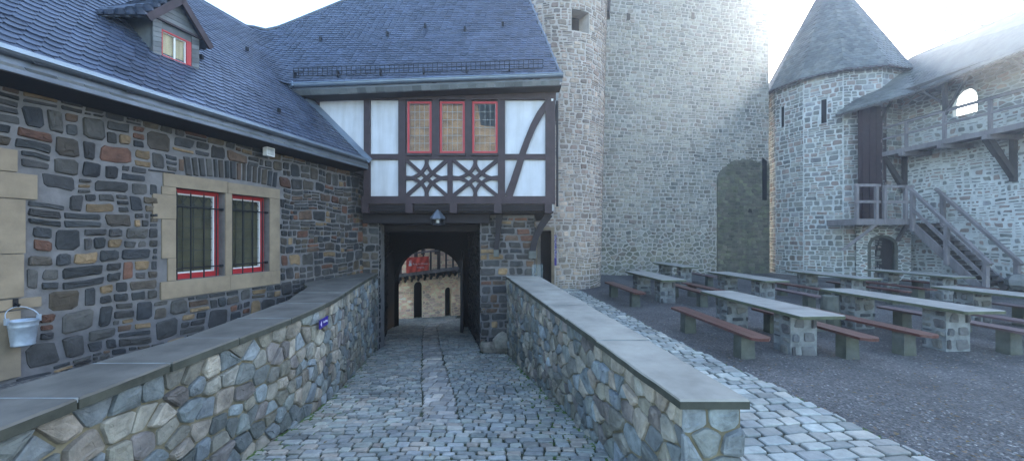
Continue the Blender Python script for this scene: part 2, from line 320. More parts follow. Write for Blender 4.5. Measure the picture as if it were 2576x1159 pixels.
def stones(mb, s0, s1, t0, t1, f, seed=1, band=(.22, .34), w=(.18, .4), gap=.018, dep=(.015, .035), warp=.03, holes=(), fine=True, split=(.25, .45, .3), jit=.16, minh=.05, drop=.08, keep=None):
    """random rubble: shrunken cells of a jittered row pattern between (s0,t0) and (s1,t1); f maps (s,t,d) to a point"""
    if split[0] >= .4 and not keep: return ashlar(mb, s0, s1, t0, t1, f, seed, band, w, gap, dep, warp, holes, fine, split, jit, minh)
    rng = random.Random(seed); V = mb.v; F = mb.f
    hf = .66 if split[0] < .6 else .9
    jy = (.40 if split[0] < .4 else .24) if split[0] < .6 else .13
    seeds = []; rows = []; t = t0
    while t < t1 - 1e-3:
        h = rng.uniform(*band) * hf * rng.uniform(.75, 1.25)
        if t + h > t1 - band[0] * .35: h = t1 - t
        s = s0 - rng.uniform(0, w[0]); row = []
        while s < s1 + w[1]:
            ww = rng.uniform(w[0], w[1]) * rng.uniform(.7, 1.1)
            if rng.random() > drop: row.append((s + ww / 2 + rng.uniform(-.1, .1) * ww, t + h / 2 + rng.uniform(-jy, jy) * h))
            s += ww
        rows.append(row); t += h
    asp = .5 * (w[0] + w[1]) / (.5 * (band[0] + band[1]) * hf) ; asp = max(1, min(asp, 2.2)) ; iy = asp
    for ri, row in enumerate(rows):
        for (x, y) in row:
            if x < s0 - .3 * w[1] or x > s1 + .3 * w[1]: continue
            R_ = w[1] * 1.4; g = gap * rng.uniform(.35, .8)
            poly = [(max(x - R_, s0), max(y - R_, t0)), (min(x + R_, s1), max(y - R_, t0)), (min(x + R_, s1), min(y + R_, t1)), (max(x - R_, s0), min(y + R_, t1))]
            if poly[1][0] - poly[0][0] < .02 or poly[2][1] - poly[1][1] < .02: continue
            for rj in range(max(0, ri - 2), min(len(rows), ri + 3)):
                for (a, b) in rows[rj]:
                    dx, dy = a - x, (b - y)
                    if abs(dx) > w[1] * 2 or (dx == 0 and dy == 0): continue
                    nx, ny = dx, dy * iy * iy; L = math.hypot(nx, ny); c = (nx * (x + a) / 2 + ny * (y + b) / 2) / L - g
                    poly = clip(poly, nx / L, ny / L, c)
                    if len(poly) < 3: break
                if len(poly) < 3: break
            if len(poly) < 3: continue
            bad = False
            for (h0, h1, g0, g1) in holes:
                xs = [p[0] for p in poly]; ys = [p[1] for p in poly]
                if max(xs) > h0 and min(xs) < h1 and max(ys) > g0 and min(ys) < g1:
                    if h0 < x < h1 and g0 < y < g1:
                        pass
                    d_ = [(h0 - x, 1, 0, h0), (x - h1, -1, 0, -h1), (g0 - y, 0, 1, g0), (y - g1, 0, -1, -g1)]; d_.sort(key=lambda q: -q[0])
                    poly = clip(poly, d_[0][1], d_[0][2], d_[0][3] - gap * .4)
                    if len(poly) < 3: bad = True; break
            if bad: continue
            # drop tiny edges
            q = []
            for p in poly:
                if not q or math.hypot(p[0] - q[-1][0], p[1] - q[-1][1]) > .012: q.append(p)
            poly = q; n = len(poly)
            if n < 3: continue
            ar = .5 * abs(sum(poly[i][0] * poly[(i + 1) % n][1] - poly[(i + 1) % n][0] * poly[i][1] for i in range(n)))
            if ar < .0016: continue
            cx = sum(p[0] for p in poly) / n; cy = sum(p[1] for p in poly) / n; m = math.sqrt(ar)
            if keep and not keep(cx, cy): continue
            ring = []
            for i in range(n):
                p, pp, pn = poly[i], poly[i - 1], poly[(i + 1) % n]
                for o in (pp, pn):
                    L = math.hypot(o[0] - p[0], o[1] - p[1]); e = min(rng.uniform(.06, .16) * m, L * .35)
                    ring.append((p[0] + (o[0] - p[0]) * e / L + rng.uniform(-.02, .02) * m, p[1] + (o[1] - p[1]) * e / L + rng.uniform(-.02, .02) * m))
            k = len(ring); dp = rng.uniform(*dep); tx = rng.uniform(-.35, .35) * dp / m; ty = rng.uniform(-.4, .4) * dp / m; base = len(V)
            levels = ((1, -.004), (.955, .7), (.78, 1.0), (.4, 1.1)) if fine else ((1, -.004), (.88, 1.0))
            jj = .22 if fine else .12
            for sc, dd in levels:
                for (X, Y) in ring:
                    X = cx + (X - cx) * sc; Y = cy + (Y - cy) * sc
                    D_ = dd if dd <= 0 else dp * dd + tx * (X - cx) + ty * (Y - cy) + rng.uniform(-jj, jj) * dp
                    V.append(f(X, Y, D_))
            for l in range(len(levels) - 1):
                o = base + l * k
                for i in range(k): F.append((o + i, o + (i + 1) % k, o + k + (i + 1) % k, o + k + i))
            o = base + (len(levels) - 1) * k; F.append(tuple(range(o, o + k)))
    return mb
def sheet(mb, ss, ts, f, d=0, holes=()):
    ss = sorted(set(ss) | {h[i] for h in holes for i in (0, 1)}); ts = sorted(set(ts) | {h[i] for h in holes for i in (2, 3)})
    ns = len(ss); base = len(mb.v)
    for t in ts:
        for s in ss: mb.v.append(tuple(f(s, t, d)))
    for j in range(len(ts) - 1):
        for i in range(ns - 1):
            cs, ct = (ss[i] + ss[i + 1]) / 2, (ts[j] + ts[j + 1]) / 2
            if any(h[0] < cs < h[1] and h[2] < ct < h[3] for h in holes): continue
            o = base + j * ns + i; mb.f.append((o, o + 1, o + 1 + ns, o + ns))
    # side walls of holes
    for h in holes:
        dd = (h[4] if len(h) > 4 else -.25)
        for (a, b) in (((h[0], h[2]), (h[1], h[2])), ((h[1], h[2]), (h[1], h[3])), ((h[1], h[3]), (h[0], h[3])), ((h[0], h[3]), (h[0], h[2]))):
            mb.add([f(a[0], a[1], d), f(b[0], b[1], d), f(b[0], b[1], dd), f(a[0], a[1], dd)], [(0, 1, 2, 3)])
    return mb
def rng_(a, b, n): return [a + (b - a) * i / n for i in range(n + 1)]
def planemap(p0, dvec, nvec):
    p0 = Vector(p0); dvec = Vector(dvec).normalized(); nvec = Vector(nvec).normalized()
    return lambda s, t, d: (p0.x + dvec.x * s + nvec.x * d, p0.y + dvec.y * s + nvec.y * d, t)

# ------------------------------------------------------------ camera, sun, sky
cam = bpy.data.cameras.new('camera'); cam.sensor_width = 36; cam.lens = 36 * 1000 / 2576; cam.shift_y = 15.5 / 2576
cam.clip_start = .05; cam.clip_end = 2000
co = bpy.data.objects.new('camera', cam); C.objects.link(co); co.location = (0, 0, EYE); co.rotation_euler = (R(90), 0, 0)
bpy.context.scene.camera = co
SUN_AZ, SUN_EL = 38, 23        # degrees to the right of straight ahead, and above the horizon
sl = bpy.data.lights.new('sun', 'SUN'); sl.energy = 2.1; sl.angle = R(.5); sl.color = (1, .93, .82)
so = bpy.data.objects.new('sun', sl); C.objects.link(so)
sd = Vector((math.sin(R(SUN_AZ)) * math.cos(R(SUN_EL)), math.cos(R(SUN_AZ)) * math.cos(R(SUN_EL)), math.sin(R(SUN_EL))))
so.rotation_euler = sd.to_track_quat('Z', 'Y').to_euler(); so.location = (30, 30, 40)
w = bpy.data.worlds.new('World'); bpy.context.scene.world = w; w.use_nodes = True; nt = w.node_tree
sky = nt.nodes.new('ShaderNodeTexSky'); sky.sky_type = 'NISHITA'; sky.sun_disc = False
sky.sun_elevation = R(SUN_EL); sky.sun_rotation = R(SUN_AZ); sky.altitude = 100; sky.air_density = 1.0; sky.dust_density = .7; sky.ozone_density = 1.2
bg = nt.nodes['Background']; nt.links.new(sky.outputs[0], bg.inputs[0]); bg.inputs[1].default_value = .15
vs = bpy.context.scene.view_settings; vs.view_transform = 'Standard'; vs.look = 'None'; vs.gamma = 1; vs.exposure = 2.65
bpy.context.scene.cycles.max_bounces = 6

# ------------------------------------------------------------ air volume added to imitate lens glare over the towers
mb = MB().box((-60, -45, -5), (60, 60, 27)); m = bpy.data.materials.new('haze'); m.use_nodes = True; nt = m.node_tree; nt.nodes.clear()
o_ = nt.nodes.new('ShaderNodeOutputMaterial'); pv = nt.nodes.new('ShaderNodeVolumePrincipled'); pv.inputs['Color'].default_value = (.86, .93, 1, 1)
pv.inputs['Density'].default_value = .0046; pv.inputs['Anisotropy'].default_value = .66; nt.links.new(pv.outputs[0], o_.inputs['Volume'])
tag(mb.build('haze', m), kind='stuff')
# ------------------------------------------------------------ ground
RZ = [(-40, .5), (0, .32), (2, .14), (3, .03), (4, -.07), (5.3, -.24), (7, -.48), (8.5, -.66), (10.5, -.86), (13, -1.14), (15.5, -1.42), (20, -2.0), (60, -2.4)]
def rz(y):
    return (interp(y - .5, RZ) + interp(y, RZ) + interp(y + .5, RZ)) / 3
LPI = [(1.0, -2.58), (2.9, -2.62), (4.7, -2.63), (5.6, -2.70), (6.6, -2.86), (7.8, -3.10), (9.2, -3.36), (10.45, -3.56)]   # left parapet inner face: X by Y
def rxl(y): return interp(y, LPI) if y < 10.45 else (lerp(-3.50, -4.85, min(1, (y - 10.45) / 5.05)))
def rxr(y):
    if y < 2.74: return 1.25
    if y < 9.9: return 1.21 - .187 * (y - 2.74)
    return lerp(-.82, -1.70, min(1, max(0, (y - 10.45) / 5.05)))
def gz(x, y):
    base = interp(y, [(-5, .35), (1.5, .18), (4, .06), (7, 0), (60, 0)])
    return base - .10 * min(1, max(0, (x - 4.6) / 2.0)) + .025 * noise.noise(Vector((x * .35, y * .35, 0)))
PR = [(-4, 3.85), (1, 3.85), (3.7, 3.78), (5.6, 3.55), (7.9, 3.27), (12, 2.95), (17, 2.45)]   # right edge of the cobbled path
def pxl(y): return 1.3 if y < 2.8 else (1.60 - .13 * (y - 2.8) if y < 10.4 else .62)

def cl_x0(y): return 1.28 if y < 2.8 else (1.40 - .165 * (y - 2.8) if y < 10.4 else .3)
mb = MB(); ys = rng_(-40, 0, 8) + rng_(.5, 24, 94) + rng_(26, 70, 8); NX = 60
for y in ys:
    x0 = cl_x0(y)
    for i in range(NX + 1):
        t = i / NX; x = x0 + (t ** 2.2) * 70 + t * .5
        mb.v.append((x, y, gz(x, y) - .02))
n = NX + 1
for j in range(len(ys) - 1):
    for i in range(NX): o = j * n + i; mb.f.append((o, o + 1, o + 1 + n, o + n))
tag(mb.build('courtyard_ground', M['gravel'], smooth=True), kind='structure')
tag(MB().add([(-400, -400, -3.2), (400, -400, -3.2), (400, 400, -3.2), (-400, 400, -3.2)], [(0, 1, 2, 3)]).build('terrain', M['earth']), kind='structure')
# ramp bed
mb = MB(); ys = rng_(-40, 1, 6)[:-1] + rng_(1, 24, 70) + rng_(26, 60, 6)
for y in ys:
    a = rxl(y) - .15 if y < 15.6 else -26; b_ = rxr(y) + .2 if y < 15.6 else 1.2
    for i in range(9): mb.v.append((lerp(a, b_, i / 8), y, rz(y) - .025))
for j in range(len(ys) - 1):
    for i in range(8): o = j * 9 + i; mb.f.append((o, o + 1, o + 10, o + 9))
bed = tag(mb.build('ramp', M['joint_moss'], smooth=True), kind='structure')
# gutter strip down the ramp
def strip_x(y): return interp(y, [(2, -.20), (4.7, -.82), (10.5, -2.12), (15, -3.1), (17, -3.3), (20, -2.6)])
def setts(mb, y0, y1, xl, xr, zf, row, wid, gap, seed, rot=0, skip=None, arc=.0):
    rng = random.Random(seed); y = y0
    while y < y1:
        h = rng.uniform(*row); a, b = xl(y + h / 2), xr(y + h / 2); x = a - rng.uniform(0, wid[0])
        while x < b:
            ww = rng.uniform(*wid); p, q = max(x, a), min(x + ww, b)
            x += ww
            if q - p < .05: continue
            if skip and skip((p + q) / 2, y + h / 2, q - p): continue
            g = gap / 2 * rng.uniform(.7, 1.5); m = min(q - p, h)
            ring = []
            for k, (cx, cy) in enumerate(((p + g, y + g), (q - g, y + g), (q - g, y + h - g), (p + g, y + h - g))):
                cx += rng.uniform(-.009, .009); cy += rng.uniform(-.012, .012); e = rng.uniform(.05, .13) * m
                sx = 1 if k in (0, 3) else -1; sy = 1 if k < 2 else -1
                if k in (0, 2): ring += [(cx, cy + e * sy), (cx + e * sx, cy)]
                else: ring += [(cx + e * sx, cy), (cx, cy + e * sy)]
            mx, my = (p + q) / 2, y + h / 2; tz = rng.uniform(-.006, .008); tx = rng.uniform(-.02, .02); ty = rng.uniform(-.02, .02)
            o = len(mb.v)
            for sc, dz in ((1, -.03), (.97, -.002), (.88, .006)):
                for (X, Y) in ring:
                    X = mx + (X - mx) * sc; Y = my + (Y - my) * sc
                    ay = Y + arc * (X - (a + b) / 2) ** 2 + rot * X + .05 * noise.noise(Vector((X * .7, Y * .7, 5)))
                    ax = X + .04 * noise.noise(Vector((X * .6 + 9, Y * .6, 5)))
                    mb.v.append((ax, ay, zf(ax, ay) + dz + tz + tx * (X - mx) + ty * (Y - my)))
            for l in (0, 8):
                for k in range(8): mb.f.append((o + l + k, o + l + (k + 1) % 8, o + l + 8 + (k + 1) % 8, o + l + 8 + k))
            mb.f.append(tuple(range(o + 16, o + 24)))
        y += h
    return mb
XR_ = lambda y: rxr(y) if y < 15.6 else .8
XL_ = lambda y: rxl(y) + .02 if y < 15.6 else -7.5
mb = MB(); ZF = lambda x, y: rz(y)
setts(mb, 1.2, 4.9, XL_, XR_, ZF, (.095, .135), (.12, .21), .017, 5, arc=-.03)
setts(mb, 4.9, 24, XL_, lambda y: strip_x(y) - .235, ZF, (.095, .135), (.12, .21), .017, 6, rot=.05)
setts(mb, 4.9, 24, lambda y: strip_x(y) + .235, XR_, ZF, (.095, .135), (.12, .21), .017, 7, rot=-.05)
tag(mb.build('cobblestones', M['sett'], bed))
mb = MB(); setts(mb, 4.85, 19.5, lambda y: strip_x(y) - .235, lambda y: strip_x(y) + .235, lambda x, y: rz(y) + .003, (.14, .30), (.14, .26), .006, 8)
tag(mb.build('gutter_slabs', M['slab'], bed))
# cobbled path right of the parapet
mb = MB(); ys = rng_(-3, 17.4, 60)
for y in ys:
    for i in range(9): x = lerp(pxl(y) - .15, interp(y, PR), i / 8); mb.v.append((x, y, gz(x, y) + .004))
for j in range(len(ys) - 1):
    for i in range(8): o = j * 9 + i; mb.f.append((o, o + 1, o + 10, o + 9))
path = tag(mb.build('cobbled_path', M['joint'], smooth=True), kind='structure')
mb = MB(); rr = random.Random(4)
setts(mb, 1.2, 17, pxl, lambda y: interp(y, PR) + .08 * noise.noise(Vector((y * 2.5, 0, 3))), lambda x, y: gz(x, y) + .022, (.14, .20), (.17, .31), .017, 12, rot=.10)
tag(mb.build('setts', M['sett_pale'], path))
# left terrace behind the parapet
mb = MB().add([(-14, -6, .5), (-3.0, -6, .5), (-3.0, 5, .5), (-3.3, 6.5, .5), (-4.3, 9.5, .5), (-14, 10.2, .5)], [(0, 1, 2, 3, 4, 5)])
terr = tag(mb.build('terrace_pavement', M['gravel']), kind='structure')
# loose pebbles
rr = random.Random(11); mb = MB()
def pebble(mb, x, y, z, r, fl=.5):
    a = rr.uniform(0, 6.28); vs = []
    for k in range(5):
        t = a + k * 1.2566 + rr.uniform(-.3, .3); q = r * rr.uniform(.7, 1.2); vs.append((x + math.cos(t) * q, y + math.sin(t) * q, z))
    vs.append((x + rr.uniform(-.2, .2) * r, y, z + r * fl)); mb.add(vs, [(k, (k + 1) % 5, 5) for k in range(5)])
for i in range(9000):
    y = 2.6 + 12 * rr.random() ** 1.6; x = rr.uniform(interp(y, PR) + .02, min(interp(y, PR) + 9, y * 1.35 + .5))
    pebble(mb, x, y, gz(x, y) - .021, rr.uniform(.008, .022))
for i in range(1500):
    y = 2.6 + 12 * rr.random() ** 1.3; x = interp(y, PR) + .06 - .5 * rr.random() ** 2.5; pebble(mb, x, y, gz(x, y) + .016, rr.uniform(.006, .018))
for i in range(170):
    y = rr.uniform(2.8, 7); x = rr.uniform(max(interp(y, PR), y * .85), y * 1.3)
    pebble(mb, x, y, gz(x, y) - .02, rr.uniform(.012, .026), .35)
tag(mb.build('gravel_pebbles', M['pebble']), 'loose pebbles and chippings strewn over the dark gravel yard', 'gravel', kind='stuff')

# moss cushions in the joints along the walls
mb = MB(); rr = random.Random(19)
for i in range(2600):
    y = 2.4 + 7.8 * rr.random() ** 1.2; side = rr.random() < .55; d = .02 + .55 * rr.random() ** 2.6; x = rxr(y) - d if side else rxl(y) + d
    pebble(mb, x, y, rz(y) - .008, rr.uniform(.010, .030) * (1.5 if d < .1 else 1), .45)
for i in range(1500):
    y = 2.6 + 13 * rr.random() ** 1.3; x = pxl(y) + .03 + .2 * rr.random() ** 2 if rr.random() < .5 else interp(y, PR) - .05 + .1 * rr.random(); pebble(mb, x, y, gz(x, y) + .008, rr.uniform(.008, .022), .5)
M['moss'] = flat_mat('green moss', (0.081,0.132,0.032), .4, 9, .95, bstr=.5)
tag(mb.build('moss', M['moss']), 'green moss in the joints along the foot of the parapets', 'moss', kind='stuff')

mb = MB(); M['leaf'] = stone_mat('withered leaves', [(.16,.10,.045),(.11,.07,.035),(.20,.14,.06),(.08,.06,.035)], .2, 20, .8)
for i in range(420):
    y = 2.8 + 11 * rr.random() ** 1.2; x = rr.uniform(interp(y, PR), min(12, y * 1.35)) if rr.random() < .8 else rr.uniform(rxl(y) + .1, rxr(y) - .1)
    z = gz(x, y) if x > pxl(y) else rz(y) + .01; a = rr.uniform(0, 6.28); L = rr.uniform(.018, .04); ca, sa = math.cos(a) * L, math.sin(a) * L
    mb.add([(x - ca, y - sa, z + .002), (x - sa * .4, y + ca * .4, z + .012), (x + ca, y + sa, z + .004), (x + sa * .4, y - ca * .4, z + .01)], [(0, 1, 2, 3)])
tag(mb.build('fallen_leaves', M['leaf']), 'scattered withered leaves on the gravel yard and the ramp', 'leaves', kind='stuff')

# ------------------------------------------------------------ left parapet
LP = [(x, y) for y, x in LPI]
def polyl(pts, off_n=1):
    L = [0]
    for a, b in zip(pts, pts[1:]): L.append(L[-1] + math.hypot(b[0] - a[0], b[1] - a[1]))
    def f(s, t, d):
        s = max(min(s, L[-1]), 0)
        for i in range(len(pts) - 1):
            if s <= L[i + 1] or i == len(pts) - 2:
                k = (s - L[i]) / (L[i + 1] - L[i]); x = lerp(pts[i][0], pts[i + 1][0], k); y = lerp(pts[i][1], pts[i + 1][1], k)
                j0 = max(i - 1, 0) if k < .5 else i; j1 = i + 1 if k < .5 else min(i + 2, len(pts) - 1)
                dx = pts[j1][0] - pts[j0][0]; dy = pts[j1][1] - pts[j0][1]; q = math.hypot(dx, dy)
                return (x + off_n * dy / q * d, y - off_n * dx / q * d, t)
    return f, L[-1]
fl, Ll = polyl(LP)
lp = thing('parapet_wall', 'stone parapet with slate capping on the left side of the ramp, arrow sign on it', 'wall', (-2.9, 5, 0), 'parapets of the ramp')
mb = MB(); sheet(mb, rng_(0, Ll, 40), rng_(-1.2, 1.085, 6), fl, -.004)
mb.build('mortar', M['mo_para'], lp)
mb = MB()
def f_l(s, t, d):
    x, y, _ = fl(s, t, d); return (x, y, t)
stones(mb, 0, Ll, -1.0, 1.075, f_l, 3, (.15, .32), (.10, .32), .016, (.012, .04), .10, split=(.3, .5, .2), jit=.24)
mb.build('masonry', M['st_para'], lp)
cap_in = [(x + .05, y) for x, y in LP]
cap_out = [(-3.24, 1.0), (-3.17, 2.9), (-3.10, 3.7), (-3.22, 4.7), (-3.36, 5.9), (-3.9, 7.6), (-4.32, 8.2), (-4.02, 10.0), (-3.93, 10.42)]
# body of the wall below the cap
mb = MB().prism([(p[0] - .02, p[1], -1.2) for p in LP] + [(-3.85, 10.45, -1.2), (-4.2, 8.2, -1.2), (-3.3, 5.9, -1.2), (-3.05, 4, -1.2), (-3.15, 1, -1.2)], (0, 0, 2.27))
mb.build('core', M['mo_para'], lp)
def cap_slabs(root, ins, outs, z0, z1, cuts, mat):
    for y in cuts[1:-1]:
        mj = MB(); mj.prism([(ins(y) - (.012 if ins(y) > outs(y) else -.012), y - .007, z1 - .03), (outs(y), y - .007, z1 - .03), (outs(y), y + .007, z1 - .03), (ins(y) - (.012 if ins(y) > outs(y) else -.012), y + .007, z1 - .03)], (0, 0, .028)); mj.build('mortar_joint', M['mo_ped'], root)
    """ins / outs: functions Y -> X of the two edges; one prism per slab, so joints stay open"""
    for a, b in zip(cuts, cuts[1:]):
        g = .006; k = max(2, int((b - a) / .4)); k *= 3; ysl = rng_(a + g, b - g, k); r9 = random.Random(int(a * 77))
        dz = random.Random(int(a * 100)).uniform(-.006, .006)
        mbs = MB(); pin = [(ins(y) + r9.uniform(-.007, .007), y) for y in ysl]; pout = [(outs(y) + r9.uniform(-.007, .007), y) for y in reversed(ysl)]
        loop = pin + pout; n = len(loop); c = [(p[0], p[1], z0) for p in loop]
        cx = sum(p[0] for p in loop) / n; cy = sum(p[1] for p in loop) / n
        def ins_(p, e): L = math.hypot(cx - p[0], cy - p[1]); return (p[0] + (cx - p[0]) * e / L, p[1] + (cy - p[1]) * e / L)
        top = [(*p, z1 + dz - .012) for p in loop]; top2 = [(*ins_(p, .012), z1 + dz) for p in loop]
        vs = c + top + top2
        fs = [tuple(reversed(range(n)))] + [(i, (i + 1) % n, (i + 1) % n + n, i + n) for i in range(n)] + [(i + n, (i + 1) % n + n, (i + 1) % n + 2 * n, i + 2 * n) for i in range(n)] + [tuple(range(2 * n, 3 * n))]
        mbs.add(vs, fs); oo = mbs.build('capstone', mat, root); oo.data.materials.append(M['cap_edge'])
        for i_ in range(1, 1 + 2 * n): oo.data.polygons[i_].material_index = 1 if i_ <= n else 0
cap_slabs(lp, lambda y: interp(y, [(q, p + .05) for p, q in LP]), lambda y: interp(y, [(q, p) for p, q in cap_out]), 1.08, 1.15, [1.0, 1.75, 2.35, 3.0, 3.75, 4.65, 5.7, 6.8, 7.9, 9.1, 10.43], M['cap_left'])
# ------------------------------------------------------------ right parapet
rp = thing('parapet_wall', 'stone parapet with broad grey capping on the right side of the ramp', 'wall', (.8, 6, 0), 'parapets of the ramp')
RI = [(1.19, 2.74), (-.10, 9.95)]; RO = [(1.60, 2.80), (.62, 10.4)]
dr = Vector((RI[1][0] - RI[0][0], RI[1][1] - RI[0][1])); Lr = dr.length; dr.normalize()
fr_ = planemap((RI[0][0], RI[0][1], 0), (dr.x, dr.y, 0), (-dr.y, dr.x, 0))
mb = MB(); mb.prism([(1.19, 2.745, -1.2), (1.575, 2.745, -1.2), (.60, 10.4, -1.2), (-.10, 9.96, -1.2)], (0, 0, 2.28)); mb.build('mortar', M['mo_para'], rp)
mb = MB(); stones(mb, 0, Lr, -1.0, 1.075, fr_, 17, (.15, .33), (.09, .30), .015, (.012, .045), .10, split=(.3, .5, .2), jit=.24)
fe_ = planemap((1.17, 2.745, 0), (1, 0, 0), (0, -1, 0))
stones(mb, 0, .42, -.4, 1.075, fe_, 21, (.22, .36), (.15, .27), .014, (.02, .05), .02, split=(.3, .1, 0))
fo_ = planemap((1.575, 2.80, 0), (-.1316, .9913, 0), (.9913, .1316, 0))
stones(mb, 0, 7.6, -.1, 1.075, fo_, 23, (.28, .4), (.2, .42), .045, (.015, .04), .06, split=(.3, .5, .2))
mb.build('masonry', M['st_para'], rp)
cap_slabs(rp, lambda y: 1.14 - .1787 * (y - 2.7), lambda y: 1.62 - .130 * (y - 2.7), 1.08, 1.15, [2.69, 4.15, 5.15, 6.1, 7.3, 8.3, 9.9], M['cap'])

# the right parapet stands a little lower towards the camera: its top sinks 15 cm over its length
for o in rp.children:
    for v in o.data.vertices:
        Y = v.co.y + ORG[rp.name].y; Zw = v.co.z + ORG[rp.name].z
        v.co.z -= .15 * max(0, 1 - (Y - 2.7) / 8.5) * min(1, max(0, Zw / 1.08))
# ------------------------------------------------------------ left stone house
house = thing('stone_house', 'dark rubble stone house with barred windows and slate roof left of the ramp', 'house', (-6.5, 5, .4))
WD = Vector((.2489, .9685, 0)); WN = Vector((.9685, -.2489, 0)); W0 = Vector((-6.62 + .257 * 1, 1, 0))
fw = planemap(W0, WD, WN)
def WY(px): return 6.62 / (.257 - U(px))
def WS(px): return (WY(px) - 1) * 1.0325
def WP(px, py): return WS(px), EYE + (595 - py) * WY(px) / 1000
sL = 9.78
op1 = (WS(441), WS(565), 1.44, 2.84, -.24); op2 = (WS(582), WS(677), 1.44, 2.84, -.24)
fr0, fr1 = WS(401), WS(702)
sf = (fr0 - .02, fr1 + .02, 1.17, 3.03)
mb = MB(); sheet(mb, rng_(0, sL, 12), [.2, 1.2, 2.5, 4.2], fw, 0, holes=[op1, op2])
mb.build('mortar', M['mo_house'], house)
quoins = [(375, 433, 40), (433, 500, 90), (500, 640, 60), (640, 752, 56), (754, 782, 100), (784, 955, 48)]
qh = []
for (a, b_, px) in quoins:
    Yq = WY(px * .5); z1_ = EYE + (595 - a) * 4.33 / 1000; z0_ = EYE + (595 - b_) * 4.33 / 1000; qh.append((WS(-160), WS(px), z0_ + .012, z1_))
arch = []
mb = MB(); ahole = (fr0 + .35, fr1 - .02, 3.03, 3.38)
stones(mb, 0, sL, .42, 3.74, fw, 31, (.17, .34), (.13, .42), .018, (.012, .036), .045, holes=[sf, ahole] + [(q[0] - .02, q[1] + .015, q[2] - .01, q[3] + .01) for q in qh], split=(.42, .45, .13), jit=.12)
# relieving arch of upright stones over the window
rr = random.Random(6); s = ahole[0]; 
while s < ahole[1] - .05:
    ww = rr.uniform(.075, .13); k = (s - ahole[0]) / (ahole[1] - ahole[0]); lean = (k - .5) * .25; drop = .10 * (k - .35) ** 2 * 4
    z0_, z1_ = 3.05 + .05 * math.sin(k * 3.1), 3.34 + .07 * math.sin(k * 3.1); g = .012; d = rr.uniform(.015, .03)
    a, b_ = s + g, min(s + ww - g, ahole[1])
    vs_ = []
    for sc, dd in ((0, -.003), (.012, d)):
        vs_ += [fw(a + sc, z0_ + sc, dd), fw(b_ - sc, z0_ + sc + rr.uniform(-.01, .01), dd), fw(b_ - sc + lean * .3, z1_ - sc, dd), fw(a + sc + lean * .3, z1_ - sc - rr.uniform(0, .03), dd)]
    mb.add(vs_, [(0, 1, 5, 4), (1, 2, 6, 5), (2, 3, 7, 6), (3, 0, 4, 7), (4, 5, 6, 7)]); s += ww
mb.build('wall', M['st_house'], house)
def wbox(mb, s0, s1, t0, t1, d0, d1):
    c = [fw(s, t, d) for d in (d0, d1) for (s, t) in ((s0, t0), (s1, t0), (s1, t1), (s0, t1))]
    return mb.add(c, [(0, 3, 2, 1), (4, 5, 6, 7), (0, 1, 5, 4), (1, 2, 6, 5), (2, 3, 7, 6), (3, 0, 4, 7)])
for q in qh:
    mb = MB(); wbox(mb, q[0], q[1], q[2], q[3], -.1, .03); mb.build('sandstone_quoin', M['sand'], house)
